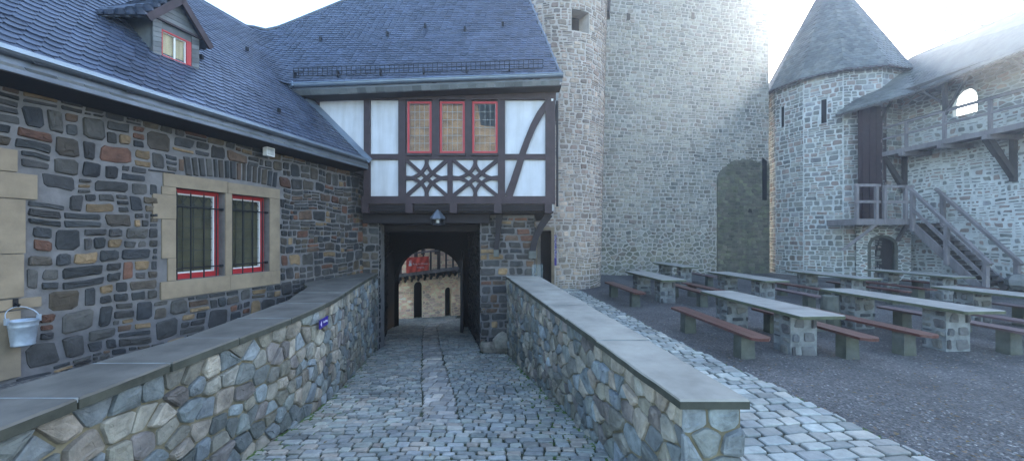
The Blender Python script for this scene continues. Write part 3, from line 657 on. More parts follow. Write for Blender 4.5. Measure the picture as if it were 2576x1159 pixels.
# sandstone window surround: sill, jambs with long and short blocks, mullion, two lintels
sur = MB()
def sb(a, b_, c, d, e=.022): wbox(sur, a + .003, b_ - .003, c + .003, d - .003, -.22, e)
mid = (op1[1] + op2[0]) / 2
sb(fr0, op1[1] + .08, 1.18, 1.44, .035); sb(op1[1] + .08, fr1, 1.18, 1.44, .03)
sb(fr0 + .1, op1[0], 1.44, 1.78); sb(fr0 + .02, op1[0], 1.78, 2.36, .02); sb(fr0 - .10, op1[0], 2.36, 2.72, .026); sb(fr0 + .02, op1[0], 2.72, 2.84)
sb(op1[1], op2[0], 1.44, 2.84, .02); sb(op2[1], fr1, 1.44, 2.84, .02)
sb(fr0 + .04, mid - .02, 2.84, 3.04, .02); sb(mid - .02, fr1, 2.84, 3.03, .024)
surround = sur.build('window_surround', M['sand'], house)
for k, op in enumerate((op1, op2)):
    a, b_, c, d = op[:4]
    fm = MB()
    t = .065
    for (p, q, r_, s_) in ((a, a + t, c, d), (b_ - t, b_, c, d), (a + t, b_ - t, c, c + t + .02), (a + t, b_ - t, d - t, d)): wbox(fm, p, q, r_, s_, -.20, -.13)
    wf = fm.build('window', M['red'], house)
    a2, b2, c2, d2 = a + t, b_ - t, c + t + .02, d - t; e = .022
    wm = MB()
    for (p, q, r_, s_) in ((a2, a2 + e, c2, d2), (b2 - e, b2, c2, d2), (a2 + e, b2 - e, c2, c2 + e), (a2 + e, b2 - e, d2 - e, d2)): wbox(wm, p, q, r_, s_, -.19, -.145)
    wm.build('inner_frame', M['white'], wf)
    gm = MB(); wbox(gm, a2 + e, b2 - e, c2 + e, d2 - e, -.175, -.170); gm.build('pane', M['glass'], wf)
    lm = MB()
    for i in range(1, 4): x = lerp(a2, b2, i / 4); wbox(lm, x - .005, x + .005, c2 + e, d2 - e, -.168, -.160)
    for i in range(1, 7): z = lerp(c2, d2, i / 7); wbox(lm, a2 + e, b2 - e, z - .005, z + .005, -.166, -.159)
    for i in range(4):
        x0, x1 = lerp(a2, b2, i / 4), lerp(a2, b2, (i + 1) / 4); xm = (x0 + x1) / 2; zt = d2 - .14
        for (xa, xb, za, zb) in ((x0, xm, zt, d2 - .02), (x1, xm, zt, d2 - .02), (x0, xm, zt, zt - .1), (x1, xm, zt, zt - .1)): lm.beam(fw(xa, za, -.163), fw(xb, zb, -.163), .008, .008)
    lm.build('leading', M['lead_dark'], wf)
    rm = MB(); wbox(rm, a + .01, b_ - .01, c + .01, d - .01, -.20, -.195); rm.build('blind', M['green_room'], wf)
    gr = MB()
    for i in range(4):
        x = lerp(a + .06, b_ - .10, i / 3.0); gr.cyl(fw(x, c - .01, -.055), fw(x, d - .10, -.055), .011, n=8); gr.cyl(fw(x, d - .10, -.055), fw(x, d - .03, -.055), .011, .002, n=8)
    for z in (c + .17, d - .28): gr.cyl(fw(a - .0, z, -.04), fw(b_ + .0, z, -.04), .010, n=8); gr.cyl(fw(b_ - .05, z, -.04), fw(b_ + .01, z, -.04), .022, n=8)
    gr.build('window_grille', M['iron'], house)
# eaves, gutter
EZ = 4.0
def eb(mb, d0, z0, d1, z1, s0=0, s1=9.35, th=.02):
    q = [fw(s0, z0, d0), fw(s1, z0, d0), fw(s1, z1, d1), fw(s0, z1, d1)]
    return mb.prism(q, (0, 0, -th))
gx = .47
mb = MB(); n = 8
for i in range(n):
    a0, a1 = math.pi + math.pi * i / n, math.pi + math.pi * (i + 1) / n
    mb.add([fw(0, EZ + .07 * math.sin(a0), gx + .07 * math.cos(a0)), fw(9.3, EZ + .07 * math.sin(a0), gx + .07 * math.cos(a0)), fw(9.3, EZ + .07 * math.sin(a1), gx + .07 * math.cos(a1)), fw(0, EZ + .07 * math.sin(a1), gx + .07 * math.cos(a1))], [(0, 1, 2, 3)])
mb.cyl(fw(9.3, EZ, gx), fw(9.31, EZ, gx), .07, n=12)
mb.build('gutter', M['zinc_dark'], house)  # darker zinc puts the shade of the gutter's underside into its colour
mb = MB(); mb.prism([fw(0, EZ - .028, gx + .072), fw(9.31, EZ - .028, gx + .072), fw(9.31, EZ + .018, gx + .074), fw(0, EZ + .018, gx + .074)], tuple(WN * -.012)); mb.prism([fw(0, EZ + .012, gx + .07), fw(9.31, EZ + .012, gx + .07), fw(9.31, EZ + .02, gx - .06), fw(0, EZ + .02, gx - .06)], (0, 0, -.006)); mb.build('gutter_lip', M['zinc'], house)
mb = MB(); eb(mb, .44, 3.96, .455, 3.80); mb.build('fascia', M['zinc_dark'], house)
mb = MB(); eb(mb, .445, 3.80, .0, 3.75, th=.03); mb.build('soffit', M['timber_black'], house)
mb = MB(); rr = random.Random(2); s = 0
while s < 9.3:      # slate skirt under the gutter, slanting joints
    dz = rr.uniform(-.004, .004); q = [fw(s + .004, 3.86 + dz, .462), fw(s + .232, 3.86 + dz, .462), fw(s + .30, 3.775 + dz, .435), fw(s + .072, 3.775 + dz, .435)]
    mb.prism(q, tuple(WN * -.008)); s += .24
mb.build('eaves_slates', M['slate_pale'], house)

# ------------------------------------------------------------ the joined slate roofs
TA = math.tan(R(55)); TB = math.tan(R(46))
def A_(x, y): return 5.74 + .035 * (x + 5.3) + TA * (y - 9.62)
def B_(x, y): return 4.02 + TB * .9685 * (-6.16 + .257 * y - x)
K = .22
def H_(x, y):
    a, b = A_(x, y), B_(x, y); m = max(a, b); return m + K * math.log(math.exp((a - m) / K) + math.exp((b - m) / K))
def ray_roof(px, py, which):
    lo, hi = 2.0, 30.0
    u, v = U(px), (595 - py) / 1000
    g = lambda Y: which(u * Y, Y) - (EYE + v * Y)
    for _ in range(60):
        m_ = (lo + hi) / 2
        if (g(lo) < 0) == (g(m_) < 0): lo = m_
        else: hi = m_
    return Vector((u * lo, lo, EYE + v * lo))
ridge_y = lambda x: 10.94 + (x + 7.1) * .568          # skyline of the gatehouse roof in plan
def ok_left(x, y, z): return y > 1.6 and (B_(x, y) < 7.76)
def slate_at(mb, p, T, Up, N, w_, L, rng):
    a = rng.uniform(-.004, .004); lift = .026 + a
    pts = [(-.5, .55), (.5, .55), (.5, -.28), (.36, -.45), (.0, -.52), (-.36, -.45), (-.5, -.28)]
    vs_ = []; n = len(pts)
    for (i, j) in pts:
        h = lift * (.55 - j) / 1.07 + .004
        vs_.append(p + T * (i * w_ * .98) + Up * (j * L) + N * h)
    for (i, j) in pts[2:]:
        vs_.append(p + T * (i * w_ * .98) + Up * (j * L) + N * .0)
    fs = [tuple(range(n))] + [(2 + k, 3 + k, n + 1 + k, n + k) for k in range(4)]
    mb.add(vs_, [tuple(reversed(f_)) for f_ in fs])
mbH, mbG, rr = MB(), MB(), random.Random(77)
EXP = .112; WS_ = .165
z = 4.06; row = 0
det = None
def solve(a, b):
    # A_ = a, B_ = b  -> x,y
    # .035 x + TA y = a - 5.74 -.035*5.3 + TA*9.62 ; -TB*.9685 x + TB*.9685*.257 y = b - 4.02 + TB*.9685*6.16
    c1 = a - 5.74 - .1855 + TA * 9.62; k = TB * .9685; c2 = b - 4.02 + k * 6.16
    D = .035 * k * .257 + TA * k; x = (c1 * k * .257 - TA * c2) / D; y = (.035 * c2 + k * c1) / D; return x, y
while z < 11.4:
    pts = []
    if z < 5.72:
        for i in range(400):
            y = 9.92 - i * .0225; pts.append(((4.02 - z) / (TB * .9685) - 6.16 + .257 * y, y))
    for i in (() if z < 5.72 else range(-600, 601)):
        q = i / 30.0 * 3.0      # logit
        ta = -math.log1p(math.exp(-q)) if q > -30 else q; tb = -math.log1p(math.exp(q)) if q < 30 else -q
        # exp((A-z)/K) = sigmoid(q); exp((B-z)/K) = sigmoid(-q)
        x, y = solve(z + K * ta, z + K * tb); pts.append((x, y))
    # arc-length walk from the gatehouse side to the house side
    acc = rr.uniform(0, .02) + (row % 2) * WS_ / 2; w_ = WS_; nxt = acc; L = 0
    prev = pts[0]
    for cur in pts[1:]:
        dx, dy = cur[0] - prev[0], cur[1] - prev[1]; sl_ = math.hypot(dx, dy)
        while nxt <= L + sl_:
            k = (nxt - L) / max(sl_, 1e-9); x, y = prev[0] + dx * k, prev[1] + dy * k; w_ = WS_ * rr.uniform(.94, 1.06); nxt += WS_
            if y < 1.5 or y > 15 or x > 1.4 or x < -16: continue
            a, b_ = A_(x, y), B_(x, y)
            isA = a > b_ and z >= 5.72
            if isA:
                if z < 5.74 or y < 9.62: continue
                if y > ridge_y(x) - .02 or x > 1.20 - .30 * (y - 9.6): continue
            else:
                if B_(x, y) > 7.80 - .1 or (z < 5.80 and y > 9.93): continue
                if y > ridge_y(x) - .02: continue
                # dormer opening
            HF = B_ if z < 5.72 else H_; e = 1e-3; gxx = (HF(x + e, y) - HF(x - e, y)) / (2 * e); gyy = (HF(x, y + e) - HF(x, y - e)) / (2 * e)
            N = Vector((-gxx, -gyy, 1)).normalized(); Tt = Vector((dx, dy, 0)).normalized(); Up = N.cross(Tt)
            if Up.z < 0: Up = -Up
            slate_at(mbG if isA else mbH, Vector((x, y, z)), Tt * (1 if N.cross(Tt).z >= 0 else 1), Up, N, w_, EXP * 1.75, rr)
        L += sl_; prev = cur
    # vertical step for a constant exposure on a ~50 degree slope
    z += EXP * math.sin(R(50)); row += 1
gate = thing('gatehouse', 'half-timbered gatehouse with white panels over the dark gate passage', 'gatehouse', (-1.3, 11, -.9))
mbH.build('roof', M['slate'], house); mbG.build('roof', M['slate'], gate)
# underlay surfaces following the same height field
def under(name, parent, x0, x1, y0, y1, cond, off=-.03, nx=60, ny=60, HF=None):
    HF = HF or H_
    mb = MB()
    for j in range(ny):
        for i in range(nx):
            xs = [lerp(x0, x1, (i + a) / nx) for a in (0, 1)]; yy = [lerp(y0, y1, (j + a) / ny) for a in (0, 1)]
            if cond((xs[0] + xs[1]) / 2, (yy[0] + yy[1]) / 2):
                mb.add([(xs[a], yy[b_], HF(xs[a], yy[b_]) + off) for a, b_ in ((0, 0), (1, 0), (1, 1), (0, 1))], [(0, 1, 2, 3)])
    mb.build(name, M['under'], parent)
under('roof_underlay', house, -12.5, -3, 1.2, 11.5, lambda x, y: (B_(x, y) > A_(x, y) - .1 or B_(x, y) < 5.72) and 4.0 < B_(x, y) < 7.76 and y < ridge_y(x) and (y < 9.95 or B_(x, y) > 5.8), nx=90, ny=90, HF=lambda x, y: B_(x, y) if B_(x, y) < 5.72 else H_(x, y))
under('roof_underlay', gate, -7.4, 1.3, 9.62, 14.5, lambda x, y: A_(x, y) > B_(x, y) - .2 and y < ridge_y(x) and x < 1.2 - .3 * (y - 9.6) and H_(x, y) < 11.6, nx=90, ny=60)
# ridge / hip rolls and the far slopes behind them
mb = MB(); rp_pts = []
for i in range(24):
    y = lerp(2.0, 10.7, i / 23); x = -7.1 + .257 * (y - 10.94); 
    rp_pts.append(Vector((x, y, 7.76)))
mb.tube(rp_pts, .045, 8)
for a, b_ in zip(rp_pts, rp_pts[1:]): mb.add([a, b_, b_ + Vector((-4, 1, -4)), a + Vector((-4, 1, -4))], [(0, 1, 2, 3)])
mb.build('ridge', M['zinc_dark'], house)
mb = MB(); hp = []
for i in range(24):
    x = lerp(-7.1, -1.5, i / 23); y = ridge_y(x); hp.append(Vector((x, y, H_(x, y) + .01)))
mb.tube([rp_pts[-1]] + hp, .045, 8)
for a, b_ in zip(hp, hp[1:]): mb.add([a, b_, b_ + Vector((-2.0, 4, -4)), a + Vector((-2.0, 4, -4))], [(0, 1, 2, 3)])
hq = [Vector((1.2 - .3 * (y - 9.6), y, A_(1.2 - .3 * (y - 9.6), y) + .02)) for y in rng_(9.65, 14, 12)]
mb.tube(hq, .03, 6)
for a, b_ in zip(hq, hq[1:]): mb.add([a, b_, b_ + Vector((.02, 1.5, -.9)), a + Vector((.02, 1.5, -.9))], [(0, 1, 2, 3)])
mb.build('ridge', M['zinc_dark'], gate)
# roof hooks
for (px, py) in ((628, 150), (808, 105), (975, 92), (1170, 80), (1265, 68), (1070, 72)):
    p = ray_roof(px, py, A_) + Vector((0, -.04, .05)); mb = MB(); mb.box(p - Vector((.03, .02, .06)), p + Vector((.03, .05, .06))); mb.build('roof_hook', M['iron'], gate)
for (px, py) in ((620, 130), (505, 152), (700, 285)):
    p = ray_roof(px, py, B_) + Vector((.03, -.02, .05)); mb = MB(); mb.box(p - Vector((.025, .025, .04)), p + Vector((.025, .025, .04))); mb.build('roof_hook', M['iron'], house)
p = Vector((-7.55, 9.4, 7.7)); MB().tube([p, p + Vector((0, 0, 1.6))], .012).build('lightning_rod', M['iron'], house)

# ------------------------------------------------------------ dormer
dor = thing('dormer', '', '', (-5.4, 6.4, 4.87)); C.objects.unlink(dor); bpy.data.objects.remove(dor)
DA = Vector((-5.47, 6.04, 4.87)); DB = Vector((-5.31, 6.74, 4.88)); dd_ = Vector((.2225, .975, 0)); dn = Vector((.975, -.2225, 0)); back = -dn
Wd = (DB - DA).length
def D(s, z, d=0): return DA + dd_ * s + Vector((0, 0, z - .02)) + dn * d
zt, za = .60, 1.03; wl, wr, wb, wt_ = .13, .585, .02, .47
mb = MB()
mb.prism([D(0, -.1), D(wl, -.1), D(wl, zt), D(0, zt)], back * .05); mb.prism([D(wr, -.1), D(Wd, -.1), D(Wd, zt), D(wr, zt)], back * .05)
mb.prism([D(wl, wt_), D(wr, wt_), D(wr, zt), D(wl, zt)], back * .05); mb.prism([D(wl, -.1), D(wr, -.1), D(wr, wb), D(wl, wb)], back * .05)
mb.prism([D(-.02, zt), D(Wd + .02, zt), D(Wd / 2, za)], back * .05)
mb.prism([D(0, -.3), D(0, zt), D(0, zt, -1.0), D(0, -.3, -1.0)], dd_ * .02); mb.prism([D(Wd - .02, -.3), D(Wd - .02, zt), D(Wd - .02, zt, -1.0), D(Wd - .02, -.3, -1.0)], dd_ * .02)
dwall = mb.build('dormer', M['slate_pale'], house)
mb = MB(); rr = random.Random(3)      # slate hanging on the front, laid at a slant
for (x0, x1, z0, z1) in ((0, wl, 0, zt), (wr, Wd, 0, zt)):
    zz = z0
    while zz < z1 - .02:
        mb.prism([D(x0 + .004, zz, .008), D(x1 - .004, zz + .03, .008), D(x1 - .004, min(zz + .10, z1 + .02), .004), D(x0 + .004, min(zz + .07, z1), .004)], dn * .008); zz += .075
for k in range(5):
    z0 = zt + .02 + k * .08; hw = (za - z0) / (za - zt) * Wd / 2 - .015
    if hw > .04: mb.prism([D(Wd / 2 - hw, z0, .006), D(Wd / 2 + hw, z0, .006), D(Wd / 2 + hw * .78, z0 + .075, .006), D(Wd / 2 - hw * .78, z0 + .075, .006)], dn * .01)
mb.build('slate_cladding', M['slate_pale'], dwall)
mb = MB()
for (a, b_, c, d) in ((wl, wl + .015, wb, wt_), (wr - .075, wr, wb, wt_), (wl, wr, wb, wb + .06), (wl, wr, wt_ - .025, wt_)): mb.prism([D(a, c, .01), D(b_, c, .01), D(b_, d, .01), D(a, d, .01)], back * .06)
dwf = mb.build('window', M['red'], dwall)
mb = MB(); mb.prism([D(wl, wb, -.052), D(wr, wb, -.052), D(wr, wt_, -.052), D(wl, wt_, -.052)], back * .01); mb.build('blind', M['curtain'], dwall)
mb = MB(); xm = (wl + wr) / 2 - .02
for (a, b_, c, d) in ((wl + .015, wl + .028, wb + .06, wt_ - .025), (wr - .09, wr - .075, wb + .06, wt_ - .025), (xm - .01, xm + .01, wb + .06, wt_ - .025), (wl + .015, wr - .075, wt_ - .037, wt_ - .025), (wl + .015, wr - .075, wb + .06, wb + .072)): mb.prism([D(a, c, -.01), D(b_, c, -.01), D(b_, d, -.01), D(a, d, -.01)], back * .03)
mb.build('glazing_bars', M['white'], dwall)
mb = MB(); mb.prism([D(wl + .03, wb + .05, -.03), D(wr - .07, wb + .05, -.03), D(wr - .07, wt_ - .05, -.03), D(wl + .03, wt_ - .05, -.03)], back * .004); mb.build('pane', M['glass'], dwall)
mb = MB(); mb.prism([D(-.02, 0, .03), D(Wd + .02, 0, .03), D(Wd + .02, .025, .01), D(-.02, .025, .01)], back * .05); mb.build('sill', M['zinc'], dwall)
# dormer roof: two slate slopes with overhang, dark barge boards
mb = MB(); e = .09
apx = lambda d: D(Wd / 2, za + .05, d)
lo_r = lambda d: D(Wd + .13, zt - .07, d); lo_l = lambda d: D(-.13 - max(0, -d) * .55, zt - .07 - max(0, -d) * .12, d)
rr = random.Random(9)
def patch_slates(mb, p00, p10, p01, p11, exp, wid, rng, lift=1):
    """slates on the quad p00-p10 (lower edge), p01-p11 (upper edge)"""
    p00, p10, p01, p11 = map(Vector, (p00, p10, p01, p11)); Ls = ((p01 - p00).length + (p11 - p10).length) / 2; nr = max(2, int(Ls / exp))
    N = (p10 - p00).cross(p01 - p00)
    if N.length < 1e-6: N = (p11 - p01).cross(p01 - p10)
    N.normalize()
    for r_ in range(nr):
        v = (r_ + .5) / nr; a = p00.lerp(p01, v); b_ = p10.lerp(p11, v); T = b_ - a; L = T.length
        if L < .05: continue
        T.normalize(); Up = N.cross(T); nc = max(1, int(round(L / wid))); w2 = L / nc
        for c in range(-1, nc + 1):
            u = (c + .5 + (r_ % 2) * .5) * w2
            if u < w2 * .3 or u > L - w2 * .3: continue
            slate_at(mb, a + T * u, T, Up, N * lift, w2, Ls / nr * 1.75, rng)
dep_ = -1.35
patch_slates(mb, lo_r(.10), lo_r(-.6) + Vector((0, 0, 0)), apx(.10), apx(dep_), .11, .13, rr)
patch_slates(mb, lo_l(-.9) + Vector((-.25, -.2, -.12)), lo_l(.10), apx(dep_), apx(.10), .11, .13, rr)
mb.prism([lo_r(.10), apx(.10), apx(dep_), lo_r(-.6)], (0, 0, -.03)); mb.prism([lo_l(.10), apx(.10), apx(dep_), lo_l(-.9) + Vector((-.25, -.2, -.12))], (0, 0, -.03))
droof = mb.build('dormer_roof', M['slate'], dwall)
mb = MB()
for q in (lo_r, lo_l): mb.beam(q(.11) + Vector((0, 0, -.04)), apx(.11) + Vector((0, 0, -.04)), .03, .10)
mb.beam(D(-.03, zt, .03), D(Wd + .03, zt, .03), .03, .03)
mb.build('bargeboard', M['timber'], dwall)

# ------------------------------------------------------------ gatehouse
YF = 10.0
def X(px, Y=YF): return U(px) * Y
def Z(py, Y=YF): return EYE + (595 - py) * Y / 1000
def fbox(mb, px0, px1, py0, py1, y0, y1, Y=YF):   # py0 = top pixel row
    return mb.box((X(px0, Y), y0, Z(py1, Y)), (X(px1, Y), y1, Z(py0, Y)))
# body behind the facade (upper storey)
mb = MB(); mb.box((-5.3, 10.03, 4.0), (X(930), 10.25, 5.70)); mb.box((X(930), 10.03, 2.75), (X(1021), 10.25, 5.70)); mb.box((X(915), 10.05, 2.75), (X(930) - .002, 10.25, 4.0)); mb.box((X(1252), 10.03, 2.75), (1.05, 10.25, 5.70))
mb.box((X(1021), 10.03, 2.75), (X(1252), 10.25, Z(401))); mb.box((X(1021), 10.10, Z(401) + .002), (X(1252), 10.2, Z(250) - .002)); mb.box((X(1021), 10.03, Z(250)), (X(1252), 10.25, 5.7))
mb.box((.95, 10.26, 2.75), (1.06, 15, 5.7)); mb.box((-5.3, 15.0, 2.75), (1.0, 15.2, 5.7))
mb.build('plaster_panel', M['plaster'], gate)
mb = MB(); yf0, yf1 = 9.955, 10.035
posts = [(787, 803, 236, 300), (916.5, 932, 236, 500), (1003, 1021, 236, 496), (1087, 1106, 236, 390), (1170, 1187.5, 236, 390), (1252.5, 1270.5, 236, 496), (1126, 1138.5, 401, 496)]
for (a, b_, c, d) in posts: fbox(mb, a, b_, c, d, yf0, yf1 + .03)
fbox(mb, 1372, 1396, 236, 497, yf0 - .01, yf1 + .12)
fbox(mb, 760, 1398, 222, 252, yf0 - .012, yf1 + .02)                    # top plate
fbox(mb, 932, 1372, 388, 401.5, yf0 + .006, yf1 + .02)                  # mid rail
fbox(mb, 912, 1396, 494, 513, yf0 - .03, yf1 + .2)                   # sill beam
for (a, b_) in ((1023, 1086), (1105, 1171), (1186, 1253)): fbox(mb, a, b_, 387, 393, yf0 - .045, yf0 + .02)
mb.build('timber_frame', M['timber'], gate)
mb = MB()
br = [(1255, 885), (1300, 760), (1345, 620), (1372, 530), (1405, 440), (1455, 320), (1510, 220), (1565, 140)]
mb.ribbon([(X(887 + a * .3125), Z(217.2 + b_ * .3125)) for a, b_ in br], [.20, .18, .165, .16, .155, .16, .17, .15], yf0 + .004, yf1)
mb.build('curved_brace', M['timber'], gate)
mb = MB()
for (a, b_) in ((1021, 1126), (1138.5, 1252.5)):
    x0, x1, z0, z1 = X(a), X(b_), Z(494), Z(402); hw, hh = (x1 - x0) / 2, (z1 - z0) / 2; w_ = .092
    mb.ribbon([(x0, z0), (x1, z1)], w_, yf0 + .010, yf1); mb.ribbon([(x0, z1), (x1, z0)], w_, yf0 + .013, yf1)
    for (cx, cz, sx, sz) in ((x0, z0, 1, 1), (x1, z0, -1, 1), (x0, z1, 1, -1), (x1, z1, -1, -1)):
        pts = [(cx + sx * hw * 1.02 * math.cos(t), cz + sz * hh * 1.04 * math.sin(t)) for t in rng_(0, math.pi / 2, 8)]
        mb.ribbon(pts, w_ * .9, yf0 + .006 + .001 * (sx + 2 * sz), yf1)
mb.build('timber_lattice', M['timber'], gate)
for k, (a, b_) in enumerate(((1025, 1086), (1106.5, 1169.5), (1188, 1252))):
    x0, x1, z0, z1 = X(a), X(b_), Z(387), Z(256); t = .055
    mb = MB()
    for q in ((x0, x0 + t, z0, z1), (x1 - t, x1, z0, z1), (x0 + t, x1 - t, z0, z0 + t + .01), (x0 + t, x1 - t, z1 - t, z1)): mb.box((q[0], 9.985, q[2]), (q[1], 10.05, q[3]))
    wf = mb.build('window', M['red'], gate)
    mb = MB(); gx0, gx1, gz0, gz1 = x0 + t, x1 - t, z0 + t + .01, z1 - t; mb.box((gx0, 10.02, gz0), (gx1, 10.026, gz1)); mb.build('pane', M['glass'], wf)
    mb = MB()
    for i in range(5): x = lerp(gx0 + .006, gx1 - .006, i / 4); mb.box((x - .0045, 10.008, gz0), (x + .0045, 10.016, gz1))
    for i in range(7): z = lerp(gz0 + .006, gz1 - .006, i / 6); mb.box((gx0, 10.006, z - .0045), (gx1, 10.015, z + .0045))
    mb.build('leading', M['lead'], wf)
    mb = MB(); mb.box((x0 + .005, 10.07, z0 + .005), (x1 - .005, 10.09, z1 - .005)); mb.build('blind', M['room'], wf)  # backing sheet coloured to imitate warm reflections in the glass
    if k == 2:
        mb = MB(); mb.add([(gx0 + .16, 10.05, gz1 - .52), (gx1, 10.05, gz1 - .55), (gx1, 10.05, gz1), (gx0 + .08, 10.05, gz1)], [(0, 1, 2, 3)]); mb.prism([mb.v[i] for i in range(4)], (0, .01, 0)); mb.build('curtain', M['plaster'], wf)  # pale sheet painted as a bright roof's reflection, no cloth hangs here
# eaves of the gatehouse
def gl(px): return 5.74 + .035 * (X(px, 9.6) + 5.3)
x0, x1 = X(742, 9.55), X(1415, 9.55); z0, z1 = gl(742) + .0, gl(1415) + .02
mb = MB(); n = 8
for i in range(n):
    a0, a1 = math.pi + math.pi * i / n, math.pi + math.pi * (i + 1) / n
    mb.add([(x0, 9.53 + .075 * math.cos(a0), z0 + .075 * math.sin(a0)), (x1, 9.53 + .075 * math.cos(a0), z1 + .075 * math.sin(a0)), (x1, 9.53 + .075 * math.cos(a1), z1 + .075 * math.sin(a1)), (x0, 9.53 + .075 * math.cos(a1), z0 + .075 * math.sin(a1))], [(0, 1, 2, 3)])
mb.cyl((x0, 9.452, z0 + .005), (x1, 9.452, z1 + .005), .016, n=8)
mb.beam((x0, 9.45, z0), (x0 - .30, 9.62, z0 - .10), .03, .12)
mb.prism([(x1, 9.44, z1 + .01), (x1, 9.62, z1 + .01), (x1, 9.60, z1 - .08), (x1, 9.5, z1 - .09)], (.012, 0, 0))
mb.build('gutter', M['zinc'], gate)
mb = MB(); mb.prism([(x0 - .3, 9.56, z0 - .04), (x1, 9.56, z1 - .04), (x1, 9.58, z1 - .16), (x0 - .3, 9.58, z0 - .16)], (0, .03, 0)); mb.build('fascia', M['zinc_dark'], gate)
mb = MB(); s = x0 - .3; rr = random.Random(5)
while s < x1 - .1:
    k = (s - x0) / (x1 - x0); zz = lerp(z0, z1, k) - .13 + rr.uniform(-.003, .003); e2 = min(s + .22, x1)
    mb.prism([(s, 9.545, zz), (e2, 9.545, zz + .008), (e2, 9.62, zz - .10), (s, 9.62, zz - .11)], (0, .01, 0)); s += .222
mb.build('eaves_slates', M['slate_pale'], gate)
mb = MB(); mb.prism([(x0 - .2, 9.61, z0 - .2), (x1 - .02, 9.61, z1 - .22), (x1 - .02, 10.0, z1 - .24), (x0 - .2, 10.0, z0 - .24)], (0, 0, -.03)); mb.build('soffit', M['timber_black'], gate)
# snow guard
mb = MB(); xa, xb = X(743, 9.75), X(1365, 9.75); nb = 52
za_, zb_ = A_(xa, 9.75) + .07, A_(xb, 9.75) + .07
for (zo) in (.0, .10, .20): mb.beam((xa, 9.68, za_ + zo), (xb, 9.68, zb_ + zo), .012, .016)
for i in range(nb + 1):
    k = i / nb; x = lerp(xa, xb, k); z = lerp(za_, zb_, k); mb.box((x - .007, 9.672, z - .01), (x + .007, 9.686, z + .21))
    if i % 9 == 0: mb.box((x - .015, 9.67, z - .04), (x + .015, 9.80, z + .12))
mb.build('snow_guard', M['iron'], gate)
# zinc flashing where the house roof meets the facade
mb = MB(); pa = Vector((X(770, 9.9), 9.9, 0)); 
pts = []
for k in range(9):
    x = lerp(-5.05, -3.50, k / 8); pts.append(Vector((x, 9.90, B_(x, 9.90) + .035)))
for a, b_ in zip(pts, pts[1:]): mb.prism([a + Vector((-.01, -.16, -.04)), b_ + Vector((-.01, -.16, -.04)), b_ + Vector((0, .06, .09)), a + Vector((0, .06, .09))], (.0, -.004, .012))
mb.build('flashing', M['zinc'], house)
# jetty: joist ends, moulded boards, lintel
mb = MB()
for (a, b_) in ((912, 929), (1021, 1040), (1132, 1151), (1243, 1262), (1370, 1388)): mb = MB(); fbox(mb, a, b_, 511, 536, 9.93, 10.9); mb.build('joist_end', M['timber'], gate)
mb = MB()
for (a, b_) in ((929, 1021), (1040, 1132), (1151, 1243), (1262, 1370)):
    fbox(mb, a, b_, 514, 523, 9.99, 10.1); fbox(mb, a, b_, 523, 530, 10.02, 10.12)
mb.box((-3.75, 10.1, 2.70), (1.05, 15.2, 2.82))
mb.build('jetty_board', M['timber_black'], gate)
mb = MB(); mb.box((X(913, 10.3), 10.28, Z(561, 10.3)), (X(1232, 10.3), 10.55, Z(538, 10.3))); mb.box((-3.9, 10.42, Z(540, 10.3)), (.6, 10.7, 2.70)); mb.build('lintel', M['timber_black'], gate)
# piers
fpL = planemap((-3.96, 10.45, 0), (1, 0, 0), (0, -1, 0)); fpR = planemap((X(1208, 10.5), 10.45, 0), (1, 0, 0), (0, -1, 0))
wR = X(1345, 10.5) - X(1208, 10.5)
fRS = planemap((X(1345, 10.5), 10.45, 0), (0, 1, 0), (1, 0, 0))
mb = MB(); mb.box((-3.98, 10.46, -1.5), (-3.50, 10.9, 2.5)); mb.build('pier_mortar', M['mo_house'], gate); mb = MB(); mb.box((X(1208, 10.5), 10.46, -1.5), (X(1345, 10.5) - .01, 15.4, 2.68))
mb.build('pier_mortar', M['mo_house'], gate)
tl = Vector((-1.30, 5.05, 0)).normalized(); tr = Vector((-.88, 5.05, 0)).normalized()
fTL = planemap((-3.50, 10.46, 0), tl, (tl.y, -tl.x, 0)); fTR = planemap((-.82, 10.46, 0), tr, (-tr.y, tr.x, 0))
mb = MB(); stones(mb, 0, .47, -1.2, 2.47, fpL, 41, (.17, .26), (.2, .34), .02, (.012, .03), .02, split=(.8, .2, 0))
mb.build('pier', M['st_house'], gate); mb = MB()
stones(mb, 0, wR, -1.2, 2.6, fpR, 42, (.12, .24), (.14, .46), .016, (.012, .035), .03, split=(.75, .25, 0))
stones(mb, 0, 4.8, -.1, 2.6, fRS, 43, (.2, .3), (.2, .45), .03, (.012, .03), .03)
mb.build('pier', M['st_house'], gate); mb = MB()
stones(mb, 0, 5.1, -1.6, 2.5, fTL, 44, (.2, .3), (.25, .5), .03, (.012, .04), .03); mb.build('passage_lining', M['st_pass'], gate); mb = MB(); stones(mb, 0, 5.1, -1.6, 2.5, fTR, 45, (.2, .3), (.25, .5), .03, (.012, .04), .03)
mb.build('passage_lining', M['st_pass'], gate)
